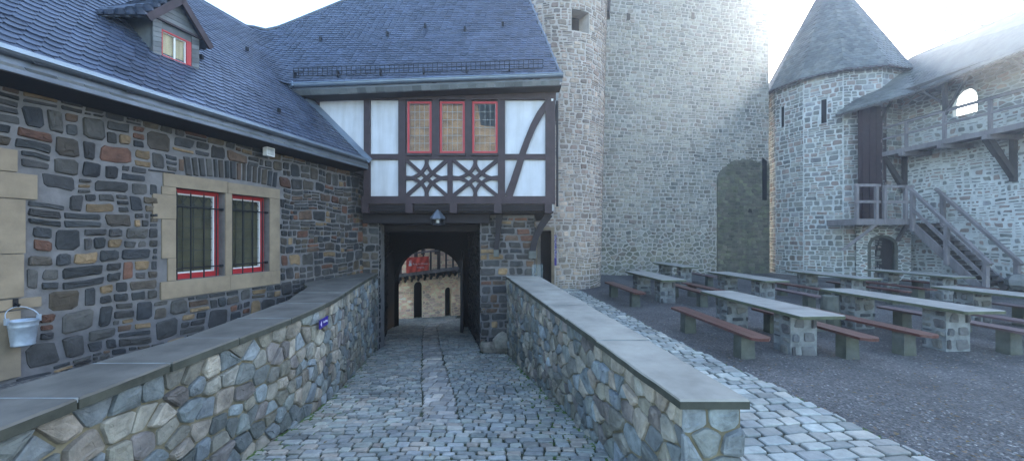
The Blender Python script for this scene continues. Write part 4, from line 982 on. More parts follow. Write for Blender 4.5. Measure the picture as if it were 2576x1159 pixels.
# rough boulder foot of the right pier
mb = MB(); 
def boulder(mb, c, r, seed, sq=(1, 1, .8)):
    rg = random.Random(seed); n = 8; m_ = 5; o = len(mb.v)
    for i in range(m_ + 1):
        ph = math.pi * i / m_
        for j in range(n):
            th = 2 * math.pi * j / n; k = 1 + .22 * noise.noise(Vector((math.cos(th) * 1.3 + seed, math.sin(th) * 1.3, ph)))
            mb.v.append((c[0] + r * k * sq[0] * math.sin(ph) * math.cos(th), c[1] + r * k * sq[1] * math.sin(ph) * math.sin(th), c[2] + r * k * sq[2] * math.cos(ph)))
    for i in range(m_):
        for j in range(n): mb.f.append((o + i * n + j, o + i * n + (j + 1) % n, o + (i + 1) * n + (j + 1) % n, o + (i + 1) * n + j))
boulder(mb, (-.55, 10.25, -.78), .22, 1, (1.2, .9, .8)); boulder(mb, (-.25, 10.2, -.62), .25, 2, (1, .8, 1.1)); boulder(mb, (-.72, 10.35, -.72), .14, 3)
mb.build('pier_foot', M['st_para'], gate)
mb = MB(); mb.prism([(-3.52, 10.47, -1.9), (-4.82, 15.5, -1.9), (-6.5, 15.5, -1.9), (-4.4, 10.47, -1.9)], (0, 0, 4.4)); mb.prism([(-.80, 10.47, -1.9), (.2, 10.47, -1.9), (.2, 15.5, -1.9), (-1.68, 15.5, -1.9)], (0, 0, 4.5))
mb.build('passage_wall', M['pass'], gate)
mb = MB(); mb.box((-6.5, 10.72, 2.42), (.5, 15.6, 2.70)); 
for k in range(6): y = 11.0 + k * .8; mb.box((-6, y, 2.25), (.3, y + .18, 2.42))
mb.build('passage_ceiling', M['timber_black'], gate)
# far arch
ax, ar, az = U(1078) * 15.5, 1.33, .33
mb = MB(); pts = [(-6.5, -2.2), (ax - ar, -2.2)] + [(ax + ar * math.cos(t), az + ar * math.sin(t) * .98) for t in rng_(math.pi, 0, 20)] + [(ax + ar, -2.2), (.5, -2.2), (.5, 5.0), (-6.5, 5.0)]
n = 20
yA, yB = 15.5, 16.1
arc_pts = [(ax + ar * math.cos(t), az + ar * math.sin(t) * .98) for t in rng_(math.pi, 0, n)]
for yy in (yA, yB):
    for (a, b_) in zip(arc_pts, arc_pts[1:]): mb.add([(a[0], yy, a[1]), (b_[0], yy, b_[1]), (b_[0], yy, 5), (a[0], yy, 5)], [(0, 1, 2, 3)])
for (a, b_) in zip([(ax - ar, -2.3)] + arc_pts, arc_pts + [(ax + ar, -2.3)]): mb.add([(a[0], yA, a[1]), (b_[0], yA, b_[1]), (b_[0], yB, b_[1]), (a[0], yB, a[1])], [(0, 1, 2, 3)])
mb.box((-6.5, yA, -2.3), (ax - ar, yB, 5)); mb.box((ax + ar, yA, -2.3), (.5, yB, 5))
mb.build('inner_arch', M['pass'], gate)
for sx, px, nm in ((-1, ax - ar + .02, 'left'), (1, ax + ar - .02, 'right')):
    mb = MB(); mb.prism([(px, 15.42, -1.36), (px + sx * .10 + (.34 if sx < 0 else .10), 13.4, -1.13), (px + sx * .10 + (.34 if sx < 0 else .10), 13.4, 1.3), (px, 15.42, 1.55)], (sx * .09, 0, 0))
    dl = mb.build('gate_leaf', M['door'], gate)
mb = MB()
mb.box((-4.55, 13.1, -1.2), (-4.4, 13.2, -1.02)); 
# brackets under the jetty
mb = MB()
xs1 = .98
mb.ribbon([(.52, 1.72), (.60, 2.05), (.74, 2.35), (.95, 2.68)], [.16, .15, .16, .2], 10.16, 10.36); mb.build('bracket', M['timber_black'], gate); mb = MB()
mb.ribbon([(X(1248, 10.3), 1.75), (X(1252, 10.3), 2.1), (X(1256, 10.3), 2.68)], [.12, .12, .17], 10.25, 10.44)
mb.build('bracket', M['timber_black'], gate)
mb = MB(); mb.box((.43, 10.14, 1.54), (.62, 10.46, 1.73)); mb.build('corbel', M['concrete'], gate); mb = MB(); mb.box((X(1242, 10.3), 10.24, 1.58), (X(1255, 10.3), 10.46, 1.76)); mb.build('corbel', M['concrete'], gate)
MB().tube([(1.135, 9.97, 5.5), (1.135, 9.97, 2.85)], .03, 8).build('downpipe', M['iron'], gate)
mb = MB(); fbox(mb, 1386, 1391, 252, 257, 9.90, 9.955); tag(mb.build('sensor_box', M['white']), 'tiny white sensor box on the corner post of the half-timbered storey', 'sensor')
# glass screen beside the pier
mb = MB(); mb.box((.50, 10.02, .55), (.78, 10.035, 1.40)); mb.build('x', M['glass2']); o = bpy.data.objects['x']; o.name = 'glass_screen'; tag(o, 'small clear glass screen between the right parapet end and the tower door', 'screen')

# ------------------------------------------------------------ lantern
lx, ly = X(1102, 10.1), 10.05
lan = thing('lantern', 'small grey hexagonal metal lantern hanging under the jetty above the gate', 'lantern', (lx, ly, Z(565, 10.1)))
zb, zt2, zp = Z(565, ly), Z(549, ly), Z(528, ly)
mb = MB(); mb.cyl((lx, ly, zt2), (lx, ly, zp + .02), .205, .025, 6); mb.cyl((lx, ly, zp), (lx, ly, zp + .06), .03, .012, 6); mb.cyl((lx, ly, zt2 - .02), (lx, ly, zt2), .19, .19, 6); mb.build('lantern_roof', M['zinc_dark'], lan)
mb = MB()
for i in range(6): t = i * math.pi / 3; mb.beam((lx + .165 * math.cos(t), ly + .165 * math.sin(t), zb), (lx + .18 * math.cos(t), ly + .18 * math.sin(t), zt2 - .02), .022, .022)
mb.cyl((lx, ly, zb - .015), (lx, ly, zb + .015), .175, .175, 6); mb.cyl((lx, ly, zb + .015), (lx, ly, zb + .04), .16, .16, 6); mb.build('lantern_frame', M['iron'], lan)
mb = MB(); mb.cyl((lx, ly, zb + .015), (lx, ly, zt2 - .02), .155, .168, 6, caps=False); mb.build('lantern_pane', M['glass'], lan)
mb = MB(); mb.cyl((lx, ly, zb + .02), (lx, ly, zb + .12), .05, .04, 8); mb.build('bulb', M['white'], lan)
MB().tube([(lx, ly, zp + .05), (lx, ly, Z(512, ly))], .008).build('chain', M['iron'], lan)
# floodlight on the house wall
s_, z_ = WP(655, 372); z_ -= .0
z_ -= .07
fl_ = thing('floodlight', 'small white floodlight on the stone wall under the eaves', 'floodlight', fw(s_, z_ - .1, .1))
mb = MB(); wbox(mb, s_ - .10, s_ + .08, z_ - .10, z_ + .06, .16, .25); mb.build('lamp_housing', M['white'], fl_)
mb = MB(); wbox(mb, s_ - .085, s_ + .065, z_ - .085, z_ + .045, .252, .256); mb.build('lamp_lens', M['glass'], fl_)
mb = MB(); wbox(mb, s_ - .015, s_ + .015, z_ + .02, z_ + .05, 0, .17); wbox(mb, s_ - .03, s_ + .10, z_ + .09, z_ + .13, .0, .10); mb.build('lamp_bracket', M['iron'], fl_)

# ------------------------------------------------------------ bucket
s_, z_ = WP(34, 795); c = Vector(fw(s_, z_, .16)); zr_, zb_ = 1.19, .915
bk = thing('bucket', 'galvanised metal bucket hanging from a hook on the sandstone quoins', 'bucket', (c.x, c.y, zb_))
def lathe(mb, c, prof, n=28):
    o = len(mb.v)
    for (r_, z) in prof:
        for j in range(n): t = 2 * math.pi * j / n; mb.v.append((c.x + r_ * math.cos(t), c.y + r_ * math.sin(t), z))
    for i in range(len(prof) - 1):
        for j in range(n): mb.f.append((o + i * n + j, o + i * n + (j + 1) % n, o + (i + 1) * n + (j + 1) % n, o + (i + 1) * n + j))
mb = MB(); lathe(mb, c, [(q0 * .86, q1) for q0, q1 in [(.0, zb_ + .02), (.098, zb_ + .02), (.102, zb_), (.106, zb_ + .012), (.104, zb_ + .025), (.126, zb_ + .205), (.131, zb_ + .21), (.128, zb_ + .22), (.137, zr_ - .01), (.143, zr_ - .005), (.143, zr_ + .003), (.136, zr_), (.10, zb_ + .03), (0, zb_ + .03)]])
mb.build('bucket_body', M['galv'], bk, smooth=True)
mb = MB(); pts = []
for i in range(17):
    t = math.pi * i / 16; q = c + WD * (.126 * math.cos(t)); pts.append(Vector((q.x, q.y, zr_ + .03)) + Vector((0, 0, .11 * math.sin(t))) - WN * (.10 * math.sin(t)))
mb.tube(pts, .005, 8)
for sg in (-1, 1): q = c + WD * (.123 * sg); mb.box((q.x - .014, q.y - .014, zr_ - .03), (q.x + .014, q.y + .014, zr_ + .04))
mb.build('handle', M['galv'], bk)
mb = MB(); mb.tube([fw(s_, zr_ + .19, .0), fw(s_, zr_ + .15, .09), fw(s_, zr_ + .17, .10)], .010, 8); wbox(mb, s_ - .02, s_ + .02, zr_ + .14, zr_ + .23, .03, .04)
mb.build('wall_hook', M['iron'], house)

# ------------------------------------------------------------ signs
def text_obj(name, body, size, loc, rot, mat, parent, ext=.001, sx=1):
    cu = bpy.data.curves.new(name, 'FONT'); cu.body = body; cu.size = size; cu.extrude = ext; cu.align_x = 'CENTER'; cu.align_y = 'CENTER'
    t = bpy.data.objects.new(name, cu); C.objects.link(t); dg = bpy.context.evaluated_depsgraph_get(); me = bpy.data.meshes.new_from_object(t.evaluated_get(dg))
    o = bpy.data.objects.new(name, me); C.objects.link(o); bpy.data.objects.remove(t); me.materials.clear(); me.materials.append(mat)
    o.location = Vector(loc) - (ORG[parent.name] if parent else Vector()); o.rotation_euler = rot; o.scale = (sx, 1, 1)
    if parent: o.parent = parent
    return o
# arrow sign on the left parapet
p0, p1 = Vector((-2.655, 5.35, 0)), Vector((-2.70, 5.70, 0))
dv = (p1 - p0).normalized(); nv = Vector((dv.y, -dv.x, 0))
off = nv * .055
sg = thing('direction_sign', 'blue arrow sign with white lettering on the inner face of the left parapet', 'sign', (p0.x, p0.y, .85))
za0, zb0 = .85, .97
mb = MB(); mb.prism([p0 + off + Vector((0, 0, za0)), p1 + off + Vector((0, 0, za0)), p1 + off + Vector((0, 0, zb0)), p0 + off + Vector((0, 0, zb0))], nv * .006); mb.build('sign_plate', M['blue'], sg)
q = p0 + off + nv * .009
mb = MB(); mb.prism([q + dv * .03 + Vector((0, 0, .91)), q + dv * .08 + Vector((0, 0, .87)), q + dv * .08 + Vector((0, 0, .95))], nv * .001); mb.build('arrow', M['letter'], sg)
text_obj('lettering', 'Rundweg', .045, q + dv * .23 + Vector((0, 0, .915)), (R(90), 0, math.atan2(dv.y, dv.x)), M['letter'], sg)

# ------------------------------------------------------------ round stair tower
TX, TY, TR = U(1395) * 17.8, 17.8, 2.0
def ft(s, t, d):
    r_ = TR + d + .022 * max(t, 0); a = -math.pi / 2 + s / TR; return (TX + r_ * math.cos(a), TY + r_ * math.sin(a), t)
rt = thing('round_tower', 'round tan rubble stair tower with a door and a square opening, behind the gatehouse', 'tower', (TX, TY, -.1))
def ts(px):   # arc coordinate where the ray through px meets the tower front
    u = U(px); a = 1 + u * u; b_ = -2 * (u * TX + TY); c_ = TX * TX + TY * TY - (TR + .05) ** 2; dsc = max(b_ * b_ - 4 * a * c_, 0); Y = (-b_ - math.sqrt(dsc)) / (2 * a)
    return (math.atan2(Y - TY, u * Y - TX) + math.pi / 2) * TR, Y
d0, Yd = ts(1351); d1, _ = ts(1387)
dh = (d0, d1, -.05, EYE + (595 - 580) * 16.1 / 1000, -.5)
w0, Yw = ts(1434); w1, _ = ts(1474); wh = (w0, w1, EYE + .500 * 16.2, EYE + .552 * 16.2, -.6)
sA, sB = -3.2, 3.4
mb = MB(); sheet(mb, rng_(sA, sB, 40), rng_(-.3, 17, 10), ft, 0, holes=[dh, wh]); 
mb.add([ft(dh[0] - .1, -.1, -.45), ft(dh[1] + .1, -.1, -.45), ft(dh[1] + .1, 2.6, -.45), ft(dh[0] - .1, 2.6, -.45)], [(0, 1, 2, 3)])
mb.build('mortar', M['mo_round'], rt)
mb = MB(); stones(mb, sA, sB, -.05, 16.8, ft, 51, (.17, .27), (.16, .42), .026, (.010, .028), .05, holes=[(dh[0] - .10, dh[1] + .14, -.1, dh[3] + .14), wh[:4]], fine=False, split=(.45, .45, .1))
mb.build('tower_wall', M['st_round'], rt)
mb = MB()
def tb(mb, s0, s1, t0, t1, d0_, d1_, k=3):
    for i in range(k):
        a, b_ = lerp(s0, s1, i / k), lerp(s0, s1, (i + 1) / k); c_ = [ft(s, t, d) for d in (d0_, d1_) for (s, t) in ((a, t0), (b_, t0), (b_, t1), (a, t1))]
        mb.add(c_, [(0, 3, 2, 1), (4, 5, 6, 7), (0, 1, 5, 4), (1, 2, 6, 5), (2, 3, 7, 6), (3, 0, 4, 7)])
tb(mb, dh[1], dh[1] + .12, -.1, dh[3] + .02, -.3, .03); tb(mb, dh[0] - .1, dh[0], -.1, dh[3] + .02, -.3, .03); tb(mb, dh[0] - .1, dh[1] + .12, dh[3] + .02, dh[3] + .14, -.3, .035, 5)
mb.build('door_surround', M['sand'], rt)
mb = MB(); tb(mb, dh[0], dh[1], -.1, dh[3], -.42, -.36); mb.build('door', M['timber_black'], rt)
mb = MB(); tb(mb, wh[0], wh[1], wh[2], wh[3], -.75, -.6); mb.build('window_opening', M['dark'], rt)
# vertical blue sign
sgs, Ysg = ts(1396)
sp = Vector(ft(sgs, 0, .04)); an = -math.pi / 2 + sgs / TR; nv = Vector((math.cos(an), math.sin(an), 0)); tv = Vector((-nv.y, nv.x, 0))
zz0, zz1 = EYE + (595 - 667) * 15.85 / 1000, EYE + (595 - 590) * 15.85 / 1000
vs2 = thing('vertical_sign', 'tall narrow blue sign with white upright lettering beside the tower door', 'sign', (sp.x, sp.y, zz0))
c0 = Vector((sp.x, sp.y, 0)); 
mb = MB(); mb.prism([c0 - tv * .065 + Vector((0, 0, zz0)), c0 + tv * .065 + Vector((0, 0, zz0)), c0 + tv * .065 + Vector((0, 0, zz1)), c0 - tv * .065 + Vector((0, 0, zz1))], nv * .012); mb.build('sign_plate', M['blue'], vs2)
from mathutils import Matrix
t = text_obj('lettering', 'Dieser Turm zum Bergfried', .078, (0, 0, 0), (0, 0, 0), M['letter'], vs2)
mt = Matrix((( 0, tv.x, nv.x), (0, tv.y, nv.y), (-1, 0, 0))).to_4x4()
mt.translation = c0 + nv * .016 + Vector((0, 0, zz1 - .48)) - ORG[vs2.name]; t.matrix_local = mt

# ------------------------------------------------------------ keep
K0 = Vector((2.6, 22.0, 0)); K1 = Vector((U(1934) * 24.3, 24.3, 0)); kd = (K1 - K0); KL = kd.length; kd.normalize(); kn = Vector((kd.y, -kd.x, 0))
fk = planemap(K0, kd, kn)
def KS(px):   # s along the keep face for a pixel column
    u = U(px); return (u * K0.y - K0.x) / (kd.x - u * kd.y)
keep = thing('keep_tower', 'huge grey rubble stone keep filling the middle of the courtyard backdrop', 'tower', (9, 24, -.1))
p0s = KS(1803); 
mb = MB(); mb.prism([K0 + Vector((0, 0, -.4)) , K1 + Vector((0, 0, -.4)), K1 - kn * 9 + Vector((0, 0, -.4)), K0 - kn * 9 + Vector((0, 0, -.4))], (0, 0, 24)); mb.build('mortar', M['mo_keep'], keep)
mb = MB()
stones(mb, 0, KL, 2.6, 20, fk, 61, (.17, .27), (.2, .55), .028, (.012, .035), .05, fine=False, split=(.72, .26, .02))
stones(mb, 0, KL, -.2, 2.6, fk, 62, (.3, .42), (.2, .5), .055, (.012, .04), .08, fine=False, split=(.3, .5, .2), jit=.25)
fks = planemap(K1, -kn, kd); stones(mb, 0, 3, 9, 20, fks, 63, (.17, .24), (.22, .55), .036, (.012, .05), .05, fine=False)
mb.build('tower_wall', M['st_keep'], keep)
# walled-up mossy patch with a rounded top
pm = MB(); p1s = KL - .02; zt_ = lambda s: interp(s, [(p0s, 5.6), (p0s + .15, 5.9), (p0s + 1.0, 6.6), (p0s + 1.9, 6.85), (p1s, 6.5)])
NS = 30; ss_ = rng_(p0s, p1s, NS)
rt_ = random.Random(5); tops = [zt_(q) + rt_.uniform(-.12, .06) for q in ss_]
for q, (a, b_) in enumerate(zip(ss_, ss_[1:])):
    pm.add([fk(a, -.3, .075), fk(b_, -.3, .075), fk(b_, tops[q + 1], .075), fk(a, tops[q], .075), fk(a, tops[q], -.02), fk(b_, tops[q + 1], -.02)], [(0, 1, 2, 3), (3, 2, 5, 4)])
pm.add([fk(p0s, -.3, .075), fk(p0s, 5.6, .075), fk(p0s, 5.6, -.02), fk(p0s, -.3, -.02)], [(0, 1, 2, 3)])
ptch = pm.build('blocked_arch', M['mo_moss'], keep)
pm = MB(); stones(pm, p0s, p1s, -.2, 6.8, lambda s, t, d: fk(s, t, d + .076), 64, (.15, .2), (.25, .5), .018, (.008, .03), .03, fine=False, split=(.9, .1, 0), keep=lambda x, y: y < zt_(x) - .12)
pm.build('masonry', M['st_moss'], ptch)
mb = MB(); a = KS(1914); mb.prism([fk(a, 4.3, .10), fk(a + .32, 4.3, .10), fk(a + .32, 6.7, .10), fk(a, 6.9, .10)], tuple(kn * .01)); mb.build('slit', M['dark'], keep)
mb = MB()
for (px, py) in ((1883, 530),): s = KS(px); Yk = K0.y + kd.y * s; z = EYE + (595 - py) * Yk / 1000; mb.prism([fk(s - .14, z - .1, .11), fk(s + .16, z - .12, .11), fk(s + .1, z + .1, .11), fk(s - .05, z + .12, .11)], tuple(kn * .008))
for (px, py) in ((1580, 42), (1742, 40)): s = KS(px); Yk = K0.y + kd.y * s; z = EYE + (595 - py) * Yk / 1000; mb.prism([fk(s - .1, z - .25, .04), fk(s + .1, z - .22, .04), fk(s + .12, z + .15, .04), fk(s - .1, z + .17, .04)], tuple(kn * .006))
mb.build('putlog_hole', M['timber_black'], keep)
mb = MB(); mb.beam(P(1531, -60, 21), P(1528, 40, 20.4), .22, .5); mb.build('timber_bracket', M['timber_black'], keep)

# ------------------------------------------------------------ slate patches / octagonal tower
OX, OY, OR_ = 19.4, 24.2, 3.35
ot = thing('wall_tower', 'many-sided stone tower with pointed slate roof and two arrow slits', 'tower', (OX, OY, -.1))
a00 = math.atan2(-OY, -OX) + R(9) 
oc = lambda k, r_: Vector((OX + r_ * math.cos(a00 + k * math.pi / 6), OY + r_ * math.sin(a00 + k * math.pi / 6), 0))
mbm, mbs_ = MB(), MB(); slits = MB()
Zt = 11.2
slit_px = [(1968, 268, 320), (2072.5, 250, 310)]
for k in range(12):
    a, b_ = oc(k, OR_), oc(k + 1, OR_); L = (b_ - a).length; mid_ = (a + b_) / 2; nrm = (mid_ - Vector((OX, OY, 0))).normalized(); f8 = planemap(a, b_ - a, nrm)
    vis = nrm.dot(Vector((0, 0, 0)) - mid_) > 0
    holes = []
    if vis:
        dv_ = (b_ - a).normalized()
        for (px, y0, y1) in slit_px:
            u = U(px); den = dv_.x - u * dv_.y; s = (u * a.y - a.x) / den
            if 0.13 < s < L - .13: Yk = a.y + dv_.y * s; holes.append((s - .12, s + .12, EYE + (595 - y1) * Yk / 1000, EYE + (595 - y0) * Yk / 1000, -.10))
    sheet(mbm, [0, L / 2, L], [-.3, 5, Zt + .3], f8, 0, holes=holes)
    for h in holes: slits = MB(); slits.prism([f8(h[0], h[2], -.09), f8(h[1], h[2], -.09), f8(h[1], h[3], -.09), f8(h[0], h[3], -.09)], tuple(nrm * .01)); slits.build('arrow_slit', M['dark'], ot)
    if vis: stones(mbs_, 0, L, -.1, Zt + .2, f8, 70 + k, (.22, .34), (.24, .58), .022, (.012, .04), .03, holes=[h[:4] for h in holes], fine=False, split=(.6, .38, .02))
mbm.build('mortar', M['mo_curt'], ot); mbs_.build('tower_wall', M['st_curt'], ot)
mb = MB(); rr = random.Random(8); prof = [(3.72, 10.95), (3.30, 11.75), (2.80, 12.75), (0.05, 18.1)]
for k in range(12):
    for (r0, z0), (r1, z1) in zip(prof, prof[1:]):
        q = [oc(k, r0) + Vector((0, 0, z0)), oc(k + 1, r0) + Vector((0, 0, z0)), oc(k, r1) + Vector((0, 0, z1)), oc(k + 1, r1) + Vector((0, 0, z1))]
        mb.add([q[0], q[1], q[3], q[2]], [(0, 1, 2, 3)])
        if (oc(k, 1) + oc(k + 1, 1) - 2 * Vector((OX, OY, 0))).dot(Vector((-OX, -OY, 0))) > -3: patch_slates(mb, q[0], q[1], q[2], q[3], .17, .26, rr)
mb.build('tower_roof', M['slate_far'], ot)
mb = MB(); mb.add([oc(k, 3.74) + Vector((0, 0, 10.93)) for k in range(12)] + [oc(k, 3.2) + Vector((0, 0, 11.1)) for k in range(12)], [(k, (k + 1) % 12, (k + 1) % 12 + 12, k + 12) for k in range(12)]); 
for k in range(12): mb.beam(oc(k, 3.73) + Vector((0, 0, 10.92)), oc(k + 1, 3.73) + Vector((0, 0, 10.92)), .05, .10)
mb.build('eaves_board', M['timber'], ot)
# door in the tower under the landing: arched oak door
u = U(2220); Yd = 20.95
mb = MB(); cx, hw, zs = u * 20.7, .52, 1.55
dirt = Vector((.80, .60, 0)).normalized(); 
c0 = Vector((U(2220) * 20.62, 20.62, 0)); dvv = Vector((.93, -.36, 0)).normalized(); dnn = Vector((-.36, -.93, 0)).normalized()
def fd(s, t, d=0): return c0 + dvv * s + dnn * d + Vector((0, 0, t))
# short link wall carrying the door
tmpm, tmps = MB(), MB(); flw = lambda s, t, d: tuple(fd(s, t, d))
link = thing('curtain_wall', 'tall rubble curtain wall along the right with a roofed timber wall-walk on it', 'wall', (21, 18, -.1))
Lk0, Lk1 = -1.1, 1.15
sheet(tmpm, [Lk0, Lk1], [-.3, 2.9], flw, 0, holes=[(-.5, .5, -.2, 2.05, -.35)]); tmpm.build('mortar', M['mo_link'], link)
stones(tmps, Lk0, Lk1, -.1, 2.85, flw, 90, (.2, .3), (.2, .45), .035, (.01, .035), .03, holes=[(-.58, .58, -.2, 2.12)], fine=False); 
mb = MB(); pts = [(-.5, -.1), (-.5, 1.6)] + [(.5 * math.cos(t), 1.6 + .45 * math.sin(t)) for t in rng_(math.pi, 0, 10)] + [(.5, -.1)]
mb.prism([fd(a, b_, -.25) for a, b_ in pts], tuple(dnn * -.06)); mb.build('door', M['door'], link)
mb = MB(); n = 10
outer = [(.62 * math.cos(t), 1.6 + .60 * math.sin(t)) for t in rng_(math.pi, 0, n)]; inner = [(.48 * math.cos(t), 1.6 + .45 * math.sin(t)) for t in rng_(math.pi, 0, n)]
for i in range(n):
    mb.prism([fd(*outer[i], .02), fd(*outer[i + 1], .02), fd(*inner[i + 1], .02), fd(*inner[i], .02)], tuple(dnn * -.3))
mb.prism([fd(-.62, -.1, .02), fd(-.48, -.1, .02), fd(-.48, 1.6, .02), fd(-.62, 1.6, .02)], tuple(dnn * -.3)); mb.prism([fd(.48, -.1, .02), fd(.62, -.1, .02), fd(.62, 1.6, .02), fd(.48, 1.6, .02)], tuple(dnn * -.3))
mb.build('door_surround', M['concrete'], link)

# ------------------------------------------------------------ curtain wall with wall-walk
c_dir = Vector((-.058, 1, 0)).normalized(); CW0 = Vector((21.35, 11.0, 0)); fc = planemap(CW0, c_dir, (-c_dir.y, c_dir.x, 0))
CLn = 10.4
def CS(px, off=0):   # s on the curtain face
    u = U(px); x0 = CW0.x - off; return (u * CW0.y - x0) / (c_dir.x - u * c_dir.y)
h0, h1 = sorted((CS(2403), CS(2450))); hole = (h0 - .12, h1 + .10, 7.75, 8.95, -.22)
h2, h3 = sorted((CS(2364), CS(2378))); hole2 = (h2 + .05, h3 - .05, 8.0, 8.45, -.22)
mb = MB(); sheet(mb, rng_(-2, CLn, 10), [-.3, 3, 6.5, 10.55], fc, 0, holes=[hole, hole2]); sheet(mb, rng_(-2, CLn, 10), [-.3, 3, 6.5, 10.55], fc, -.22, holes=[hole, hole2])
mb.build('mortar', M['mo_link'], link)
stones(tmps, -2, CLn, -.1, 7.6, fc, 91, (.2, .32), (.18, .5), .055, (.008, .03), .06, fine=False, split=(.4, .5, .1), jit=.25)
stones(tmps, -2, CLn, 7.6, 10.5, fc, 92, (.2, .32), (.25, .5), .04, (.008, .03), .04, holes=[hole[:4], hole2[:4]], fine=False)
tmps.build('wall', M['st_link'], link)
# arch top filler for the bright opening
mb = MB(); sa, sb_ = hole[0], hole[1]
n = 8; sm = (sa + sb_) / 2; hw_ = (sb_ - sa) / 2
for i in range(n):
    t0, t1 = math.pi * i / n, math.pi * (i + 1) / n; a = (sm + hw_ * math.cos(t0), 8.40 + .5 * math.sin(t0)); b_ = (sm + hw_ * math.cos(t1), 8.40 + .5 * math.sin(t1))
    mb.add([fc(a[0], a[1], .0), fc(b_[0], b_[1], .0), fc(b_[0], 8.97, .0), fc(a[0], 8.97, .0), fc(a[0], a[1], -.22), fc(b_[0], b_[1], -.22)], [(0, 1, 2, 3), (0, 1, 5, 4)])
mb.build('embrasure', M['mo_link'], link)
# wall-walk
fX = lambda y, off: 20.35 - .058 * (y - 11) - off
mb = MB(); yA_, yB_ = 9.0, 21.55
def wl_(y, x_off, z): return Vector((21.35 - .058 * (y - 11) - x_off, y, z))
mb.prism([wl_(yA_, 1.30, 6.44), wl_(yB_, 1.30, 6.44), wl_(yB_, 0, 6.44), wl_(yA_, 0, 6.44)], (0, 0, .06))
walk = mb.build('wall_walk', M['weathered'], link)
mb = MB(); mb.beam(wl_(yA_, 1.32, 6.40), wl_(yB_, 1.32, 6.40), .12, .22); 
for y in (21.4, 19.8, 18.1, 16.45, 14.8, 13): mb.beam(wl_(y, 1.50, 6.22), wl_(y, 0, 6.22), .18, .20)
mb.build('floor_beam', M['weathered'], walk)
mb = MB(); mb.beam(wl_(yA_, 1.30, 7.78), wl_(yB_, 1.30, 7.78), .08, .10); mb.beam(wl_(yA_, 1.30, 7.20), wl_(yB_, 1.30, 7.20), .05, .10)
for y in (21.3, 19.7, 18.05, 16.4, 14.8, 13): mb.beam(wl_(y, 1.30, 6.5), wl_(y, 1.30, 7.78), .11, .11)
mb.build('railing', M['weathered'], walk)
mb = MB()
for y in (21.3, 18.05, 14.8): mb.beam(wl_(y, 1.28, 7.7), wl_(y, 1.28, 9.35), .13, .13); mb.beam(wl_(y, 1.28, 8.1), wl_(y + 1.1, 1.45, 9.3), .10, .10); mb.beam(wl_(y - .0, 1.28, 7.6), wl_(y - 1.1, 1.4, 9.3), .10, .10)
mb.beam(wl_(9, 1.3, 9.38), wl_(21.5, 1.3, 9.3), .14, .16); mb.beam(wl_(9, .1, 8.15), wl_(21.5, .1, 8.15), .08, .10)
mb.build('roof_post', M['weathered_dark'], walk)
mb = MB()
for y in (20.95, 16.6): mb = MB(); mb.beam(wl_(y, .05, 4.55), wl_(y, .75, 5.6), .2, .2); mb.beam(wl_(y, .70, 5.5), wl_(y, 1.25, 6.3), .22, .24); mb.beam(wl_(y, .08, 4.4), wl_(y, .08, 6.3), .2, .16); mb.build('bracket', M['weathered_dark'], walk)
# wall-walk roof
mb = MB(); rr = random.Random(14)
Ra = P(2102, 289, 20.9); Rb = Vector((19.42, 19.15, 9.07)); Rc = wl_(9, 2.05, 9.30); Rtop = Vector((22.05, 22.2, 11.98)); Rt2 = Vector((22.6, 9, 11.95)); Rm = P(2232, 190, 21.6)
for (p, q, r_, s_) in ((Rc, Rb, Rt2, Rtop), (Rb, Ra, Rtop, Rm)):
    N = (q - p).cross(r_ - p).normalized(); flip = N.z < 0
    if flip: patch_slates(mb, q, p, s_, r_, .16, .24, rr)
    else: patch_slates(mb, p, q, r_, s_, .16, .24, rr)
    mb.prism([p, q, s_, r_], (0, 0, -.05))
back2 = Vector((19.5, 23.2, 10.0))
mb.prism([Ra, Rm, back2], (0, 0, -.05)); mb.prism([Rm, Rtop, Vector((20, 24.5, 11.5))], (0, 0, -.05))
mb.prism([Rt2, Rtop, Rtop + Vector((2.4, 0, -1.6)), Rt2 + Vector((2.4, 0, -1.6))], (0, 0, -.05))
mb.build('roof', M['slate_far'], walk)
mb = MB(); mb.beam(Ra + Vector((0, 0, -.05)), Rb + Vector((0, 0, -.05)), .06, .14); mb.beam(Rb + Vector((0, 0, -.05)), Rc + Vector((0, 0, -.05)), .06, .14); mb.build('eaves_board', M['weathered_dark'], walk)
# boarded stair head between tower and wall-walk
mb = MB(); a = Vector((U(2161) * 20.55, 20.55, 0)); b_ = Vector((U(2229) * 20.9, 20.9, 0)); nb = 8
for i in range(nb):
    p = a.lerp(b_, i / nb + .004); q = a.lerp(b_, (i + 1) / nb - .004); d = .02 * (i % 2)
    mb.prism([p + Vector((0, -d, 2.9)), q + Vector((0, -d, 2.9)), q + Vector((0, -d, 8.9)), p + Vector((0, -d, 8.9))], (0, .08, 0))
mb.prism([b_ + Vector((0, 0, 2.9)), b_ + Vector((1.2, .7, 2.9)), b_ + Vector((1.2, .7, 8.9)), b_ + Vector((0, 0, 8.9))], (0, .1, 0))
mb.build('boarded_stairhead', M['timber'], link)

